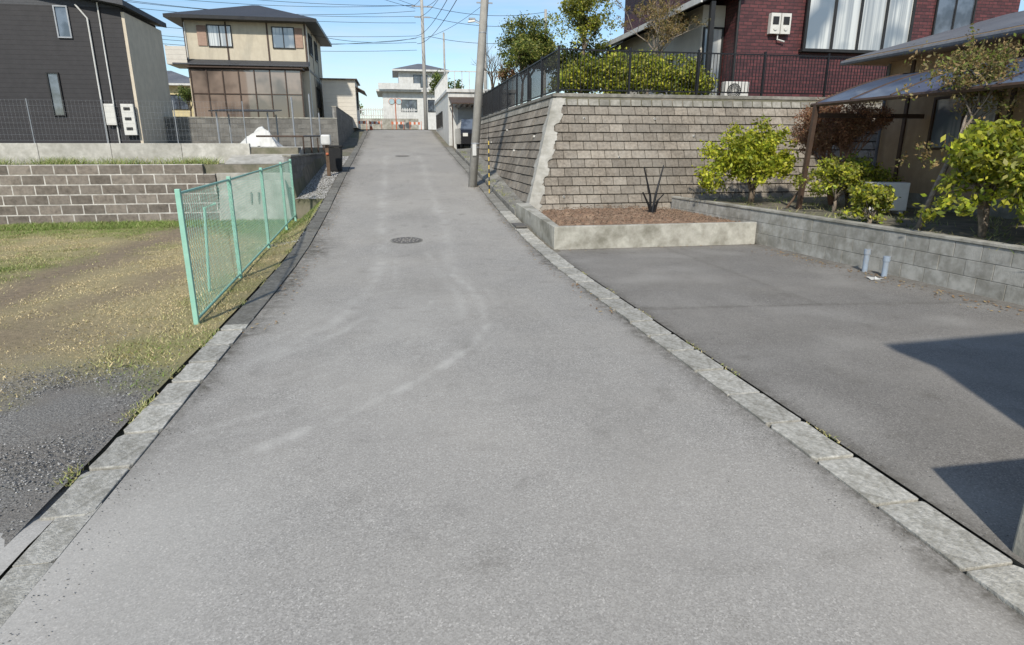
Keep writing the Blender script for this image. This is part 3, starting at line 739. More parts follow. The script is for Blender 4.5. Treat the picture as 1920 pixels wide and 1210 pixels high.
T=thing('white_garage',(4,36,2),'white concrete garage with roof balcony and brown awning','garage')
b=MB(); b.box(2.98,6.7,36,47,1.7,4.9); b.box(2.9,6.8,35.9,47.1,4.9,5.08,0); b.make('wall',mWhite,T,bevel=.02)
bpart(T,'shutter',mGrayMet,3.5,6.2,35.95,35.999,2.05,4.1)
b=MB(); b.hexa([(3.0,34.2,4.2),(4.9,34.2,4.2),(4.9,35.94,4.6),(3.0,35.94,4.6),(3.0,34.2,4.26),(4.9,34.2,4.26),(4.9,35.94,4.66),(3.0,35.94,4.66)])
for k in range(7): b.box(3.03+k*.3,3.07+k*.3,34.25,35.9,4.12,4.2)
b.tube([(3.05,34.3,2),(3.05,34.3,4.2)],.03,6); b.make('awning',mBrownMet,T)
b=MB()
for k in range(28): b.box(2.94,2.97,36+k*.4,36.03+k*.4,5.08,5.95)
for k in range(10): b.box(2.95+k*.4,2.98+k*.4,35.95,35.98,5.08,5.95)
b.box(2.93,2.98,35.94,47,5.95,6.0);b.box(2.98,6.7,35.94,35.99,5.95,6.0)
b.make('balcony_railing',mWhite,T)
for k in range(3): window(T,(2.98,41.5+k*2,3.3),*FXN,1.1,.8,2)
T=thing('parked_car',(4.0,33.3,hr(33.3)),'black compact car parked below the brown awning','car')
zb=hr(33.5)
b=MB(); prof=[(32.6,.25),(32.6,.75),(32.75,.95),(33.4,1.02),(35.6,1.05),(35.75,.8),(35.75,.25)]
L=[(3.3,y,zb+z) for y,z in prof];R=[(4.75,y,zb+z) for y,z in prof]
b.poly(L);b.poly(R[::-1])
for i in range(len(prof)): j=(i+1)%len(prof); b.poly([L[j],L[i],R[i],R[j]])
body=b.make('body',mCarPaint,T,bevel=.04)
b=MB(); b.hexa([(3.36,33.35,zb+1.0),(4.69,33.35,zb+1.0),(4.69,35.6,zb+1.04),(3.36,35.6,zb+1.04),(3.48,33.85,zb+1.5),(4.57,33.85,zb+1.5),(4.57,35.4,zb+1.5),(3.48,35.4,zb+1.5)]); b.make('windscreen',mGlass,T,bevel=.03)
for x in (3.34,4.6):
    for y in (33.1,35.1): tpart(T,'wheel',mRubber,[(x-.02,y,zb+.28),(x+.14,y,zb+.28)],.28,14)
for x in (3.4,4.4): bpart(T,'headlight',mAC,x,x+.25,32.57,32.62,zb+.62,zb+.78)

T=thing('maroon_house',(15,19.6,3.3),'two-storey maroon tile-clad house behind the black railing','house')
b=MB(); b.box(10.75,21,19.6,30,3.2,9.6); b.make('wall',mMaroon,T)
b=MB(); b.box(9.95,10.73,20.4,30,3.2,6.4); b.make('wing_wall',mCream2,T)
b=MB(); b.hexa([(9.25,19.1,6.2),(10.74,19.1,6.75),(10.74,31,6.75),(9.25,31,6.2),(9.25,19.1,6.32),(10.74,19.1,6.95),(10.74,31,6.95),(9.25,31,6.32)])
hip(b,10.0,21.7,18.9,30.6,9.6,1.8,.2); b.make('roof',[mRoofD,mDark],T)
bpart(T,'fascia',mWhite,9.19,9.25,19.05,31,6.18,6.36)
bpart(T,'post',mDark,9.6,9.74,19.15,19.29,3.3,6.25); tpart(T,'downpipe',mDark,[(10.7,19.5,3.3),(10.7,19.5,9.5)],.04)
window(T,(10.05,20.4,3.5),*FY,.6,2.2,1,mGlassL)
window(T,(13.05,19.45,5.05),*FY,3.7,2.6,4,mGlassL,mDark,1,.09)
bpart(T,'window_sill_box',mDark,12.95,16.85,19.46,19.6,4.95,5.04); bpart(T,'window_head_box',mDark,12.93,16.87,19.45,19.6,7.76,7.9)
window(T,(17.8,19.6,5.6),*FY,1.4,1.3,2,mGlass,mDark)
for x in (11.78,12.14):
    b=MB(); b.box(x,x+.33,19.42,19.59,5.45,6.05); b.box(x+.06,x+.27,19.405,19.419,5.72,5.95,1); b.tube([(x+.16,19.419,5.6),(x+.16,19.39,5.6)],.06,12,0)
    b.make('meter_box',[mAC,mDark],T,bevel=.012)
tpart(T,'conduit',mAC,[(12.1,19.5,5.45),(12.1,19.5,5.3),(12.35,19.5,5.24)],.025,6)
def acunit(loc,rotz,label):
    T=thing('air_conditioner_unit',loc,label,'air conditioner','outdoor air conditioner units')
    x,y,z=loc
    b=MB(); b.box(x-.39,x+.39,y-.14,y+.14,z+.06,z+.62); b.make('casing',mAC,T,bevel=.02)
    b=MB()
    for k in range(24):
        a=k*math.pi/12; b.tube([(x-.1,y-.15,z+.34),(x-.1+.23*math.cos(a),y-.15,z+.34+.23*math.sin(a))],.004,4)
    for rr in (.08,.13,.18,.23): b.tube([(x-.1+rr*math.cos(a*math.pi/12),y-.155,z+.34+rr*math.sin(a*math.pi/12)) for a in range(25)],.004,4)
    b.make('fan_grille',mAC,T)
    b=MB(); b.tube([(x-.1,y-.141,z+.34),(x-.1,y-.143,z+.34)],.235,24); b.make('fan_recess',mDark,T)
    for xa in (-.32,.24): bpart(T,'foot',mGrayMet,x+xa,x+xa+.08,y-.16,y+.16,z,z+.06)
    T.rotation_euler=(0,0,rotz)
acunit((10.3,18.6,3.3),0,'off-white outdoor air conditioner behind the black railing')
acunit((9.8,11.3,.70),-.35,'off-white outdoor air conditioner beside the tan house')

T=thing('tan_house',(13,9,.7),'single-storey tan stucco house with grey tiled roof','house')
b=MB(); b.box(11.7,19,3.5,14.0,.5,3.95); b.make('wall',mTan,T)
b=MB()
b.box(10.95,19.8,2.8,14.6,3.95,4.07,1)
zR=4.075; b.poly([(10.95,14.6,zR),(10.95,2.8,zR),(15.3,2.8,zR+1.15),(15.3,14.6,zR+1.15)]); b.poly([(19.8,2.8,zR),(19.8,14.6,zR),(15.3,14.6,zR+1.15),(15.3,2.8,zR+1.15)])
b.poly([(10.95,14.6,zR),(15.3,14.6,zR+1.15),(19.8,14.6,zR)],1); b.poly([(10.95,2.8,zR),(19.8,2.8,zR),(15.3,2.8,zR+1.15)],1); b.make('roof',[mRoofG,mTan],T)
tpart(T,'gutter',mRoofG,[(10.88,2.8,3.98),(10.88,14.6,3.98)],.06); tpart(T,'downpipe',mRoofG,[(11.62,13.9,3.9),(11.62,13.9,.7)],.035)
window(T,(11.7,12.4,2.0),*FXN,1.5,1.0,2,mGlassL,mBrownMet); window(T,(11.7,8.6,1.3),*FXN,1.8,1.6,2,mGlass,mBrownMet)
for y in (13.2,10.6,9.0): bpart(T,'wall_batten',mBrownMet,11.66,11.699,y,y+.09,1.0,3.94)
bpart(T,'wall_band',mBrownMet,11.655,11.695,3.5,13.99,3.2,3.3)
b=MB(); b.box(11.69,11.699,3.5,14,.5,.99,0,.7); b.make('plinth',mConc,T)
T=thing('terrace_canopy',(8.9,12.7,.7),'smoked blue-grey polycarbonate terrace canopy on brown metal posts','canopy')
n=10; CY0,CY1=6.4,12.75
def cpt(k): 
    t=k/n; return 9.0+2.6*t, 2.90+.66*math.sin(t*math.pi*.5)
b=MB()
for k in range(n):
    xa,za=cpt(k);xb,zb_=cpt(k+1)
    b.hexa([(xa,CY0,za),(xb,CY0,zb_),(xb,CY1,zb_),(xa,CY1,za),(xa,CY0,za+.02),(xb,CY0,zb_+.02),(xb,CY1,zb_+.02),(xa,CY1,za+.02)])
b.make('canopy_sheet',mBlueP,T)
for y in np.linspace(CY0,CY1,7):
    tpart(T,'rib',mBrownMet,[(cpt(k)[0],y,cpt(k)[1]+.025) for k in range(n+1)],.02,6)
tpart(T,'front_beam',mBrownMet,[(8.97,CY0-.05,2.88),(8.97,CY1+.1,2.88)],.045,6)
b=MB(); b.hexa([(8.80,12.65,.6),(8.89,12.65,.6),(8.89,12.74,.6),(8.80,12.74,.6),(8.93,12.65,2.9),(9.02,12.65,2.9),(9.02,12.74,2.9),(8.93,12.74,2.9)]); b.make('post',mBrownMet,T)
bpart(T,'crossbeam',mBrownMet,9.03,11.6,12.6,12.70,2.62,2.71)
T=thing('drain_pipe_pair',(7.7,8.9,0),'two grey-blue plastic drain pipe stubs against the block wall','drain pipes')
for (y,h) in ((8.95,.38),(8.55,.33)):
    b=MB(); xx=7.62+.072*(9-y)-.02
    b.tube([(xx,y,0),(xx,y,h-.06)],.042,14); b.tube([(xx,y,h-.08),(xx,y,h)],.052,14); b.make('pipe',mPVC,T)
b=MB(); b.poly([(7.2,8.3,.012),(7.4,8.28,.03),(7.42,8.45,.012),(7.25,8.48,.035)]); b.poly([(7.25,8.3,.01),(7.35,8.28,.01),(7.34,8.4,.05)])
b.make('paper_scrap',mWhite,label='crumpled white scrap on the asphalt lot',cat='litter')

# ---------------------------------------------------------------- street furniture
def pole(loc,label): return thing('utility_pole',loc,label,'utility pole','utility poles along the road')
T=pole((2.48,20.6,.7),'tall leaning concrete utility pole at the road edge with street lamp')
P1b=Vector((2.40,20.6,.4));P1t=Vector((3.35,20.7,11.5))
b=MB(); b.tube([P1b,P1t],[.145,.10],20); b.make('shaft',mPole,T,smooth=True)
for z in (2.0,2.12,5.4,7.2): 
    q=P1b.lerp(P1t,(z-.4)/11.1); tpart(T,'band',mGrayMet,[q-Vector((0,0,.02)),q+Vector((0,0,.02))],.148-.004*z,20)
q=P1b.lerp(P1t,.47)
b=MB(); b.tube([q,q+Vector((-.3,-.1,.1))],.015,6); b.hexa([tuple(q+Vector(v)*.8) for v in ((-.6,-.16,.06),(-.32,-.16,.1),(-.32,0,.1),(-.6,0,.06),(-.58,-.14,.13),(-.34,-.14,.17),(-.34,-.02,.17),(-.58,-.02,.13))]); b.make('lamp_head',mAC,T,bevel=.02)
for z in (10.5,9.8): bpart(T,'crossarm',mGrayMet,2.9,4.3,20.6,20.68,z,z+.08)
bpart(T,'number_plate',mWhite,2.43,2.55,20.41,20.43,1.75,2.1)
T=pole((2.75,57,3.3),'slim concrete utility pole at the crest of the hill')
b=MB(); b.tube([(2.75,57,3.2),(2.75,57,14.2)],[.18,.12],14); b.make('shaft',mPole,T,smooth=True)
bpart(T,'crossarm',mGrayMet,1.9,3.6,56.9,57,13.2,13.3); bpart(T,'crossarm',mGrayMet,2.1,3.4,56.9,57,12.4,12.5)
T=pole((5.9,42,3),'slim grey pole with lamp behind the railing')
b=MB(); b.tube([(5.9,42,3),(5.9,42,12)],[.11,.09],10); b.make('shaft',mPole,T,smooth=True)
b=MB(); b.tube([(5.9,42,9.4),(5.2,42,9.7)],.025,6); b.box(4.9,5.3,41.9,42.1,9.66,9.76); b.make('lamp_head',mGrayMet,T)
bpart(T,'crossarm',mGrayMet,5.4,6.4,41.97,42.03,10.6,10.68)
T=pole((4.1,52,3.3),'thin steel pole beside the white garage')
b=MB(); b.tube([(4.1,52,3.2),(4.1,52,10.5)],[.09,.07],10); b.make('shaft',mPole,T,smooth=True)
T=pole((-34,50,3),'concrete utility pole behind the houses')
b=MB(); b.tube([(-34,50,3),(-34,50,15)],[.17,.12],12); b.make('shaft',mPole,T,smooth=True)
T=pole((14,60,3),'slim grey pole beyond the houses')
b=MB(); b.tube([(14,60,3),(14,60,14)],[.17,.12],12); b.make('shaft',mPole,T,smooth=True)
T=thing('guy_wire',(2.8,19.4,.5),'utility pole guy wire with yellow and black striped guard','guy wire')
A0=Vector((2.78,19.2,.55));A1=Vector((2.95,20.55,9.3))
tpart(T,'wire',mCable,[A0,A1],.006,5)
b=MB(); d=(A1-A0).normalized()
for k in range(14): b.tube([A0+d*(.1+k*.12),A0+d*(.22+k*.12)],.018,8,k%2)
b.make('striped_guard',[mYellow,mBlack],T)
def cable(p0,p1,sag,r=.012,label='thin black overhead cable between utility poles'):
    b=MB(); p0=Vector(p0);p1=Vector(p1); n=22
    b.tube([p0.lerp(p1,i/n)-Vector((0,0,sag*4*(i/n)*(1-i/n))) for i in range(n+1)],r,4)
    b.make('overhead_cable',mCable,label=label,cat='cable',group='overhead cables',origin=tuple(p0))
for dx,z0,z1 in ((0,10.55,13.3),(1.1,10.55,13.3),(.5,9.85,12.5),(.1,8.8,11.0),(.15,8.2,10.4)):
    cable((3.0+dx,20.65,z0),(2.1+dx,57,z1),.8,.018)
for z0,z1,yy,sg in ((13.3,14.8,50,1.1),(13.35,14.2,50,1.3),(12.5,13.6,50,1.1),(11.0,12.2,50,1.1),(10.5,11.5,50,1.1),(12.0,13.0,50,.9),(12.9,14.5,50,1.7),(10.8,11.9,50,1.7),(9.9,10.8,50,1.0)):
    cable((2.2,57,z0),(-34,yy,z1),sg,.015)
cable((2.2,57,13.3),(-20,20,15.5),.9,.015);cable((2.2,57,13.1),(-20,20,14.9),1.2,.015)
for z0,z1 in ((13.3,13.8),(12.5,12.9),(11.0,11.6)): cable((3.2,57,z0),(14,60,z1),.5,.018)
cable((2.7,57,11),(-5.2,44,8.9),.5,.014); cable((2.7,57,10.8),(5.9,42,10.6),.3,.014); cable((3.2,20.7,9.2),(-14,31,9.2),.6,.010); cable((3.2,20.7,9.6),(12,20,8.8),.3,.010)
cable((3.3,20.7,8.6),(5.9,42,10.6),.4,.012); cable((3.3,20.7,8.9),(11,25,9.4),.3,.01)
T=thing('curve_mirror',(.2,57.5,3.3),'orange twin traffic mirror on an orange pole at the junction','traffic mirror')
tpart(T,'post',mOrange,[(.2,57.5,3.3),(.2,57.5,6.1)],.045)
for dx in (-.3,.3):
    h_=tpart(T,'mirror_rim',mOrange,[(.2+dx,57.4,5.8),(.2+dx,57.35,5.8)],.27,20)
    b=MB(); b.tube([(.2+dx,57.349,5.8),(.2+dx,57.33,5.8)],.23,20); b.make('mirror_face',mMirror,h_)
def cone(x,y):
    z=hr(y); b=MB(); b.box(x-.15,x+.15,y-.15,y+.15,z,z+.04,0)
    rr=[.11,.09,.065,.04,.025]; zz=[.04,.14,.26,.38,.5]
    for k in range(4): b.tube([(x,y,z+zz[k]),(x,y,z+zz[k+1])],[rr[k],rr[k+1]],12,1 if k==2 else 0)
    b.make('traffic_cone',[mOrange,mWhite],label='orange traffic cone with white band at the crest',cat='traffic cone',origin=(x,y,z))
cone(-1.65,48.6)
for k,(x,y) in enumerate(((-2.35,47.0),(-1.4,51.5),(.3,52),(1.7,52.5))):
    z=hr(y); T=thing('construction_barrier',(x,y,z),'orange and white striped construction barrier','barrier','construction barriers at the crest')
    b=MB()
    for i in range(6): b.box(x-.5+i*.17,x-.33+i*.17,y-.02,y+.02,z+.45,z+.65,i%2)
    b.make('board',[mOrange,mWhite],T)
    for sx in (-.45,.45): tpart(T,'leg_frame',mOrange,[(x+sx,y-.25,z),(x+sx,y,z+.7),(x+sx,y+.25,z)],.02,6)
b=MB(); b.box(-12,2.2,59.5,59.8,3.2,4.5); b.make('far_wall',mConc,label='grey concrete wall across the junction',cat='wall')
T=thing('white_fence',(-4,59.6,4.5),'white slatted fence on the wall across the junction','fence')
b=MB()
for k in range(70): b.box(-12+k*.2,-11.92+k*.2,59.6,59.64,4.5,5.4)
b.box(-12,2.1,59.58,59.6,4.7,4.78);b.box(-12,2.1,59.58,59.6,5.2,5.28); b.make('slats',mWhite,T)
T=thing('notice_post',(-2.35,23.3,hr(23.3)),'dark wooden post topped by a small white box','roadside post')
z=hr(23.3)
bpart(T,'post',mWood,-2.41,-2.29,23.24,23.36,z,z+1.05,bevel=.01)
bpart(T,'white_box',mWhite,-2.52,-2.2,23.1,23.45,z+1.05,z+1.4,bevel=.05)
tpart(T,'badge',mOrange,[(-2.35,23.23,z+.75),(-2.35,23.21,z+.75)],.05,10)
T=thing('garbage_bin',(-2.2,24.6,hr(24.6)),'black lidded refuse bin at the roadside','bin')
z=hr(24.6)
b=MB(); b.hexa([(-2.4,24.35,z),(-2.0,24.35,z),(-2.0,24.85,z),(-2.4,24.85,z),(-2.45,24.3,z+.85),(-1.95,24.3,z+.85),(-1.95,24.9,z+.85),(-2.45,24.9,z+.85)]); b.make('body',mRubber,T,bevel=.03)
bpart(T,'lid',mRubber,-2.48,-1.92,24.27,24.93,z+.855,z+.93,bevel=.02)
for (x,y,z,h) in ((-3.5,24,2.0,1.7),(-3.2,26.5,2.0,2.0),(-3.1,28.5,2.0,1.4)):
    b=MB(); b.tube([(x,y,z),(x,y,z+h)],.03,8); b.box(x-.05,x+.05,y-.05,y+.05,z,z+.03); b.make('steel_marker_post',mGrayMet,label='thin grey steel post at the driveway edge',cat='post',group='steel posts at the driveway edge',origin=(x,y,z))
T=thing('storage_shelter',(-5.2,25,2),'small metal-framed shelter with flat roof','shelter')
for x in (-6.1,-4.4):
    for y in (24.3,26): tpart(T,'post',mGrayMet,[(x,y,2),(x,y,3.2)],.03,6)
b=MB(); b.hexa([(-6.3,24.1,3.2),(-4.2,24.1,3.2),(-4.2,26.2,3.35),(-6.3,26.2,3.35),(-6.3,24.1,3.24),(-4.2,24.1,3.24),(-4.2,26.2,3.39),(-6.3,26.2,3.39)]); b.make('roof',mDark,T)
b=MB(); nn=30
for j in range(nn):
    for i in range(nn):
        u_=i/(nn-1);v_=j/(nn-1); x=-5.3+u_*1.4;y=22.8+v_*1.1
        e_=min(u_,1-u_,v_,1-v_)
        pk=max(0,1-abs(u_-.62)*1.9)
        z=2.02+min(1,e_*5)*(.18+.5*pk)*(.85+.5*noise.noise(Vector((x*2.2,y*2.2,1))))+.05*noise.noise(Vector((x*8,y*8,1)))
        b.v.append((x,y,z))
for j in range(nn-1):
    for i in range(nn-1): b.f.append((j*nn+i,j*nn+i+1,(j+1)*nn+i+1,(j+1)*nn+i)); b.m.append(0); b.t.append(1.0)
b.make('tarp_cover',mWhite,label='white tarpaulin heaped over stored items',cat='tarpaulin')
T=thing('steel_guard_rail',(-4.4,22,2),'low dark steel rail at the edge of the ramp','rail')
tpart(T,'rail',mBrownMet,[(-4.4,22,2.35),(-2.95,22,2.35),(-2.95,30,2.5)],.03)
for k in range(5): tpart(T,'post',mBrownMet,[(-2.95,22+k*2,1.5),(-2.95,22+k*2,2.36)],.025,6)
for (x,y,r) in ((.14,13.2,.3),(.3,30,.3)):
    z=hr(y)+.006; sl=(hr(y+.3)-hr(y-.3))/.6
    T=thing('manhole_cover',(x,y,z),'round cast iron manhole cover set in the asphalt','manhole cover','manhole covers in the road')
    for nm,ra,dz,mm in (('rim',r+.04,0,mKerb),('cover',r,.004,mIron)):
        b=MB(); b.poly([(x+ra*math.cos(a*math.pi/16),y+ra*math.sin(a*math.pi/16),z+dz+sl*ra*math.sin(a*math.pi/16)) for a in range(32)],0,.55 if nm=='rim' else 1)
        if nm=='cover':
            for a in range(12):
                for rr in (.08,.16,.24):
                    cx=x+rr*math.cos(a*math.pi/6+rr*9);cy=y+rr*math.sin(a*math.pi/6+rr*9); b.box(cx-.014,cx+.014,cy-.014,cy+.014,z+.004+sl*(cy-y),z+.011+sl*(cy-y),0,2.4)
        b.make(nm,mm,T)
b=MB(); b.box(2.655,2.925,14.1,14.7,hr(14.4)+.02,hr(14.4)+.06); b.make('drain_grate',mIron,label='dark metal drain cover in the gutter line',cat='drain grate')

# ---------------------------------------------------------------- vegetation
def leaves(T,clumps,n,size,cols,name='crown',shell=.5):
    V=[];TT=[]
    tot=sum(c[3]**2 for c in clumps)
    for (cx,cy,cz,r) in clumps:
        k=max(20,int(n*r*r/tot))
        d=rng.normal(size=(k,3)); d/=np.linalg.norm(d,axis=1)[:,None]
        rad=r*(shell+(1-shell)*rng.random(k))*rng.uniform(.7,1.55,k)
        c=np.array([cx,cy,cz])+d*rad[:,None]*np.array([1,1,.85])
        a=rng.normal(size=(k,3));a/=np.linalg.norm(a,axis=1)[:,None]
        bb_=np.cross(a,rng.normal(size=(k,3)));bb_/=np.linalg.norm(bb_,axis=1)[:,None]
        s_=(size*rng.uniform(.6,1.3,k))[:,None]
        V.append(np.stack([c-a*s_,c-bb_*s_*.5,c+a*s_,c+bb_*s_*.5],1))
        ci=rng.integers(0,len(cols),k); base=np.array(cols)[ci]*rng.uniform(.7,1.25,k)[:,None]*rng.uniform(.7,1.3)
        TT.append(np.repeat(base,4,0))
    V=np.concatenate(V).reshape(-1,3); TT=np.concatenate(TT)
    o=ORG[T.name]; V=V-np.array([o.x,o.y,o.z])
    return scatter_mesh(name,mLeaf,V,np.arange(len(V)).reshape(-1,4),TT,parent=T,kind=None)
def branches(b,p,d,L,r,depth,spread=.6,up=.15,tips=None,seg=3):
    pts=[p];q=p;dd=d.normalized()
    for k in range(seg):
        dd=(dd+Vector((random.gauss(0,.14),random.gauss(0,.14),random.gauss(0,.08)+up*.3))).normalized()
        q=q+dd*L/seg; pts.append(q)
    b.tube(pts,[r*(1-.5*i/seg) for i in range(seg+1)],6 if depth>1 else 4)
    if depth==0:
        if tips is not None: tips.append(q)
        return
    for k in range(random.choice((2,3,3))):
        f=random.uniform(.45,1); i=min(seg,int(f*seg)+0); s0=pts[i] if k else q
        nd=(dd+Vector((random.uniform(-1,1),random.uniform(-1,1),random.uniform(-.3,.7)))*spread*1.4).normalized()
        branches(b,s0,nd,L*random.uniform(.6,.8),r*.55,depth-1,spread,up,tips,seg)
def tree(name,loc,th,L,r,depth,label,cat,leafn,lsize,cols,cr,bark=None,spread=.6,extra=(),stems=1,d0=None):
    T=thing(name,loc,label,cat)
    b=MB();tips=[]; p=Vector(loc)
    for s_ in range(stems):
        d=Vector((random.uniform(-.3,.3),random.uniform(-.3,.3),1)) if stems>1 else Vector(d0 or (0.05,0.02,1))
        q=p+d.normalized()*th
        b.tube([p-Vector((0,0,.1)),p.lerp(q,.5)+Vector((random.uniform(-.04,.04),0,0)),q],[r,r*.85,r*.7],8)
        for k in range(3): branches(b,q,(d.normalized()+Vector((random.uniform(-1,1),random.uniform(-1,1),.2))*spread).normalized(),L,r*.6,depth,spread,.2,tips)
    b.make('trunk',bark or mBark,T,smooth=True)
    if leafn:
        cl=[(t.x,t.y,t.z,cr*random.uniform(.6,1.2)) for t in tips]+list(extra)
        leaves(T,cl,leafn,lsize,cols,shell=.25)
    return T
YG=[(.50,.50,.04),(.40,.44,.04),(.58,.54,.07),(.24,.30,.03)]
OG=[(.22,.26,.05),(.32,.32,.07),(.16,.20,.04),(.42,.38,.11)]
DG=[(.09,.13,.032),(.13,.175,.045),(.19,.225,.055)]
BR=[(.32,.21,.09),(.28,.23,.09),(.22,.19,.07),(.40,.27,.12)]
RD=[(.38,.18,.10),(.28,.14,.09),(.42,.26,.15)]
def dome(cx,cy,cz,rx,ry,rz,n,r):
    out=[]
    for _ in range(n):
        a=random.uniform(0,6.28);ph=random.uniform(-.4,1.3);k=random.uniform(.35,1.1)
        out.append((cx+rx*k*math.cos(a)*math.cos(ph),cy+ry*k*math.sin(a)*math.cos(ph),cz+rz*k*math.sin(ph),r*random.uniform(.5,1.3)))
    return out
tree('green_shrub',(8.55,14.2,.66),.35,.45,.06,3,'bright yellow-green rounded shrub in front of the retaining wall','shrub',16000,.05,YG,.16,extra=dome(8.6,14.2,1.5,1.35,.9,1.0,80,.22),stems=3)
tree('garden_shrub',(10.3,13.0,.66),.3,.3,.035,2,'small olive-green garden shrub beside the tan house','shrub',6000,.04,YG+OG,.14,extra=dome(10.2,12.9,1.15,1.3,.5,.55,44,.18),stems=3)
tree('bare_red_shrub',(10.1,13.3,.8),.6,.62,.05,5,'leafless reddish-brown twiggy shrub','shrub',400,.025,RD,.12,mBarkR,stems=4,spread=.5)
tree('garden_tree',(8.5,9.0,.66),1.5,.6,.05,4,'slender garden tree with sparse brown-green leaves','tree',3800,.032,BR+OG[:1],.16,mBarkG,extra=dome(8.95,8.8,3.0,1.15,.6,.7,34,.22)+dome(8.45,8.95,1.75,.5,.4,.35,10,.15),d0=(.25,-.1,1))
tree('garden_shrub',(8.85,8.1,.66),.45,.5,.045,3,'yellow-green broadleaf shrub behind the low block wall','shrub',11000,.055,YG+OG[:2],.16,mBarkG,extra=dome(9.0,8.0,1.35,1.25,.55,.85,64,.19),stems=3)
tree('garden_shrub',(9.3,7.2,.66),.45,.5,.04,3,'leafy green shrub at the corner of the garden','shrub',8000,.055,OG+YG,.17,mBarkG,extra=dome(9.3,7.2,1.5,1.0,.6,.9,44,.2),stems=3)
tree('garden_shrub',(8.6,6.9,.66),.25,.35,.03,2,'low leafy shrub spilling over the block wall','shrub',3500,.05,YG+OG,.15,mBarkG,extra=dome(8.6,6.9,1.05,.6,.5,.4,20,.16),stems=3)
tree('garden_shrub',(8.35,9.9,.66),.1,.25,.02,3,'low yellow-green ground shrub behind the block wall','shrub',1800,.04,YG+OG,.10,mBarkG,extra=dome(8.3,9.9,.78,.45,.7,.18,14,.12),stems=3)
tree('garden_shrub',(9.2,12.0,.66),.25,.35,.025,3,'loose yellow-green shrub beside the canopy post','shrub',4200,.04,YG+OG,.12,mBarkG,extra=dome(9.2,12.0,1.35,.85,.4,.45,28,.15),stems=3)
tree('garden_tree',(10.2,8.2,.66),1.6,.6,.05,4,'brownish-leaved garden tree in front of the tan house','tree',3400,.032,BR,.15,mBarkG,extra=dome(10.5,8.3,3.0,1.15,.7,.85,28,.2))
b=MB(); b.tube([(8.75,13.0,.66),(9.2,12.9,1.4)],.025,6); b.make('leaning_stake',mWood,label='thin wooden stake leaning by the shrub',cat='stake')
for i,(x,y,rx,rz,nl) in enumerate(((5.4,18.5,.85,.58,7000),(6.7,18.6,1.1,.72,8500),(8.1,18.6,1.05,.7,8500),(9.0,18.5,.6,.5,3500))):
    tree('garden_hedge_bush',(x,y,3.3),.2,.25,.04,1,'yellow-green garden bush behind the black railing','bush',nl,.05,YG+OG,.15,extra=dome(x,y,3.3+rz*.8,rx,.5,rz,50,.24),stems=3)
tree('round_tree',(6.2,30,3.3),1.8,.6,.12,2,'dense green clipped round garden tree','tree',20000,.06,DG+OG,.25,extra=dome(6.3,30,6.1,1.4,1.2,1.5,120,.36))
tree('garden_tree',(7.5,26,3.3),2.0,1.2,.09,4,'open-crowned green tree in the raised garden','tree',9000,.055,OG+YG[:1],.24,mBark,extra=dome(7.5,26,6.5,1.3,1.0,1.8,30,.32))
tree('garden_tree',(5.5,28,3.3),1.4,.7,.07,3,'small green tree in the raised garden','tree',5000,.05,OG+DG,.24,mBark)
tree('bare_tree',(9.0,21.5,3.3),1.3,1.0,.07,4,'leafless pale-barked tree in front of the house','tree',500,.035,BR,.12,mBarkG)
tree('bare_tree',(8.2,20.5,3.3),1.2,.9,.06,4,'leafless pruned garden tree','tree',1100,.035,BR,.12,mBarkG)
tree('bare_tree',(5.0,31,3.3),1.2,.6,.07,3,'knobbly pruned brown tree by the wall end','tree',1500,.05,RD+BR,.2,mBark)
tree('bare_tree',(5.2,35,2.3),2.6,1.0,.08,4,'leafless tree beside the garage','tree',0,.03,BR,.1,mBark)
tree('garden_tree',(-14.3,50,3.3),1.2,.7,.08,3,'small pine-like green tree beside the yellow house','tree',3000,.06,DG,.35,mBark)
tree('garden_bush',(8.4,28,3.3),.8,.8,.08,2,'green bush in front of the pale house','bush',9000,.07,OG+DG,.35,extra=dome(8.4,28,4.9,1.5,1.1,1.4,50,.4))
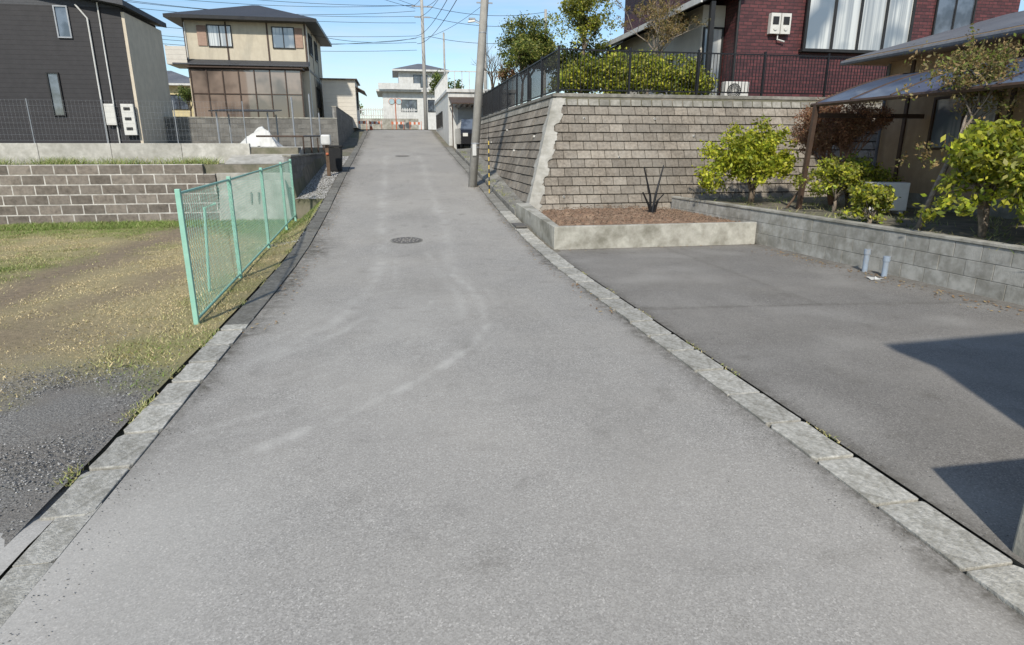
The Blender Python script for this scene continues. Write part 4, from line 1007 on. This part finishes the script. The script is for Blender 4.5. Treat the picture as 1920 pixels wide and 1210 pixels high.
tree('far_tree',(4.5,68,3.3),2.5,1.5,.15,3,'dark evergreen tree beyond the crest','tree',3000,.12,DG,.6)
tree('far_tree',(-4.5,70,3.3),1.2,1.0,.12,3,'low green tree beyond the junction','tree',2500,.12,DG+OG,.5)

# ---------------------------------------------------------------- light, world, camera
el=math.radians(40); hx,hy=.34,.94
d=Vector((hx*math.cos(el),hy*math.cos(el),-math.sin(el)))
L=bpy.data.lights.new('sun','SUN'); L.energy=4.2; L.angle=math.radians(1.5); L.color=(1,.95,.865)
lo=link(bpy.data.objects.new('sun',L)); lo.rotation_euler=d.to_track_quat('-Z','Y').to_euler(); lo.location=(-5,-10,20)
W=bpy.data.worlds.new('World'); S.world=W; W.use_nodes=True; nt=W.node_tree; nt.nodes.clear()
out=nt.nodes.new('ShaderNodeOutputWorld'); bg=nt.nodes.new('ShaderNodeBackground'); sk=nt.nodes.new('ShaderNodeTexSky')
sk.sky_type='NISHITA'; sk.sun_disc=False; sk.sun_elevation=el; sk.sun_rotation=math.atan2(-hx,-hy); sk.air_density=1.1; sk.dust_density=.4; sk.ozone_density=1.8
tc=nt.nodes.new('ShaderNodeTexCoord'); mp=nt.nodes.new('ShaderNodeMapping'); mp.inputs['Scale'].default_value=(1.2,1.2,9); mp.inputs['Rotation'].default_value=(.08,.05,0)
nt.links.new(tc.outputs['Generated'],mp.inputs[0])
f=noi(nt,mp.outputs[0],1.9,7,.65,.45,.72); f=math_(nt,'MULTIPLY',f,.5,True)
skc=mix(nt,1.0,sk.outputs[0],(.84,.93,1.0),'MULTIPLY')
c=mix(nt,f,skc,(5.6,5.8,6.1))
nt.links.new(c,bg.inputs[0]); bg.inputs[1].default_value=.15; nt.links.new(bg.outputs[0],out.inputs[0])
cam=bpy.data.cameras.new('camera'); co=link(bpy.data.objects.new('camera',cam)); S.camera=co
cam.sensor_width=36; cam.lens=21.75; cam.clip_end=2000; cam.clip_start=.05
co.location=(0,0,2); co.rotation_euler=(math.radians(90-15.8),0,math.radians(-10.3))
S.view_settings.view_transform='Standard'; S.view_settings.look='None'; S.view_settings.exposure=0
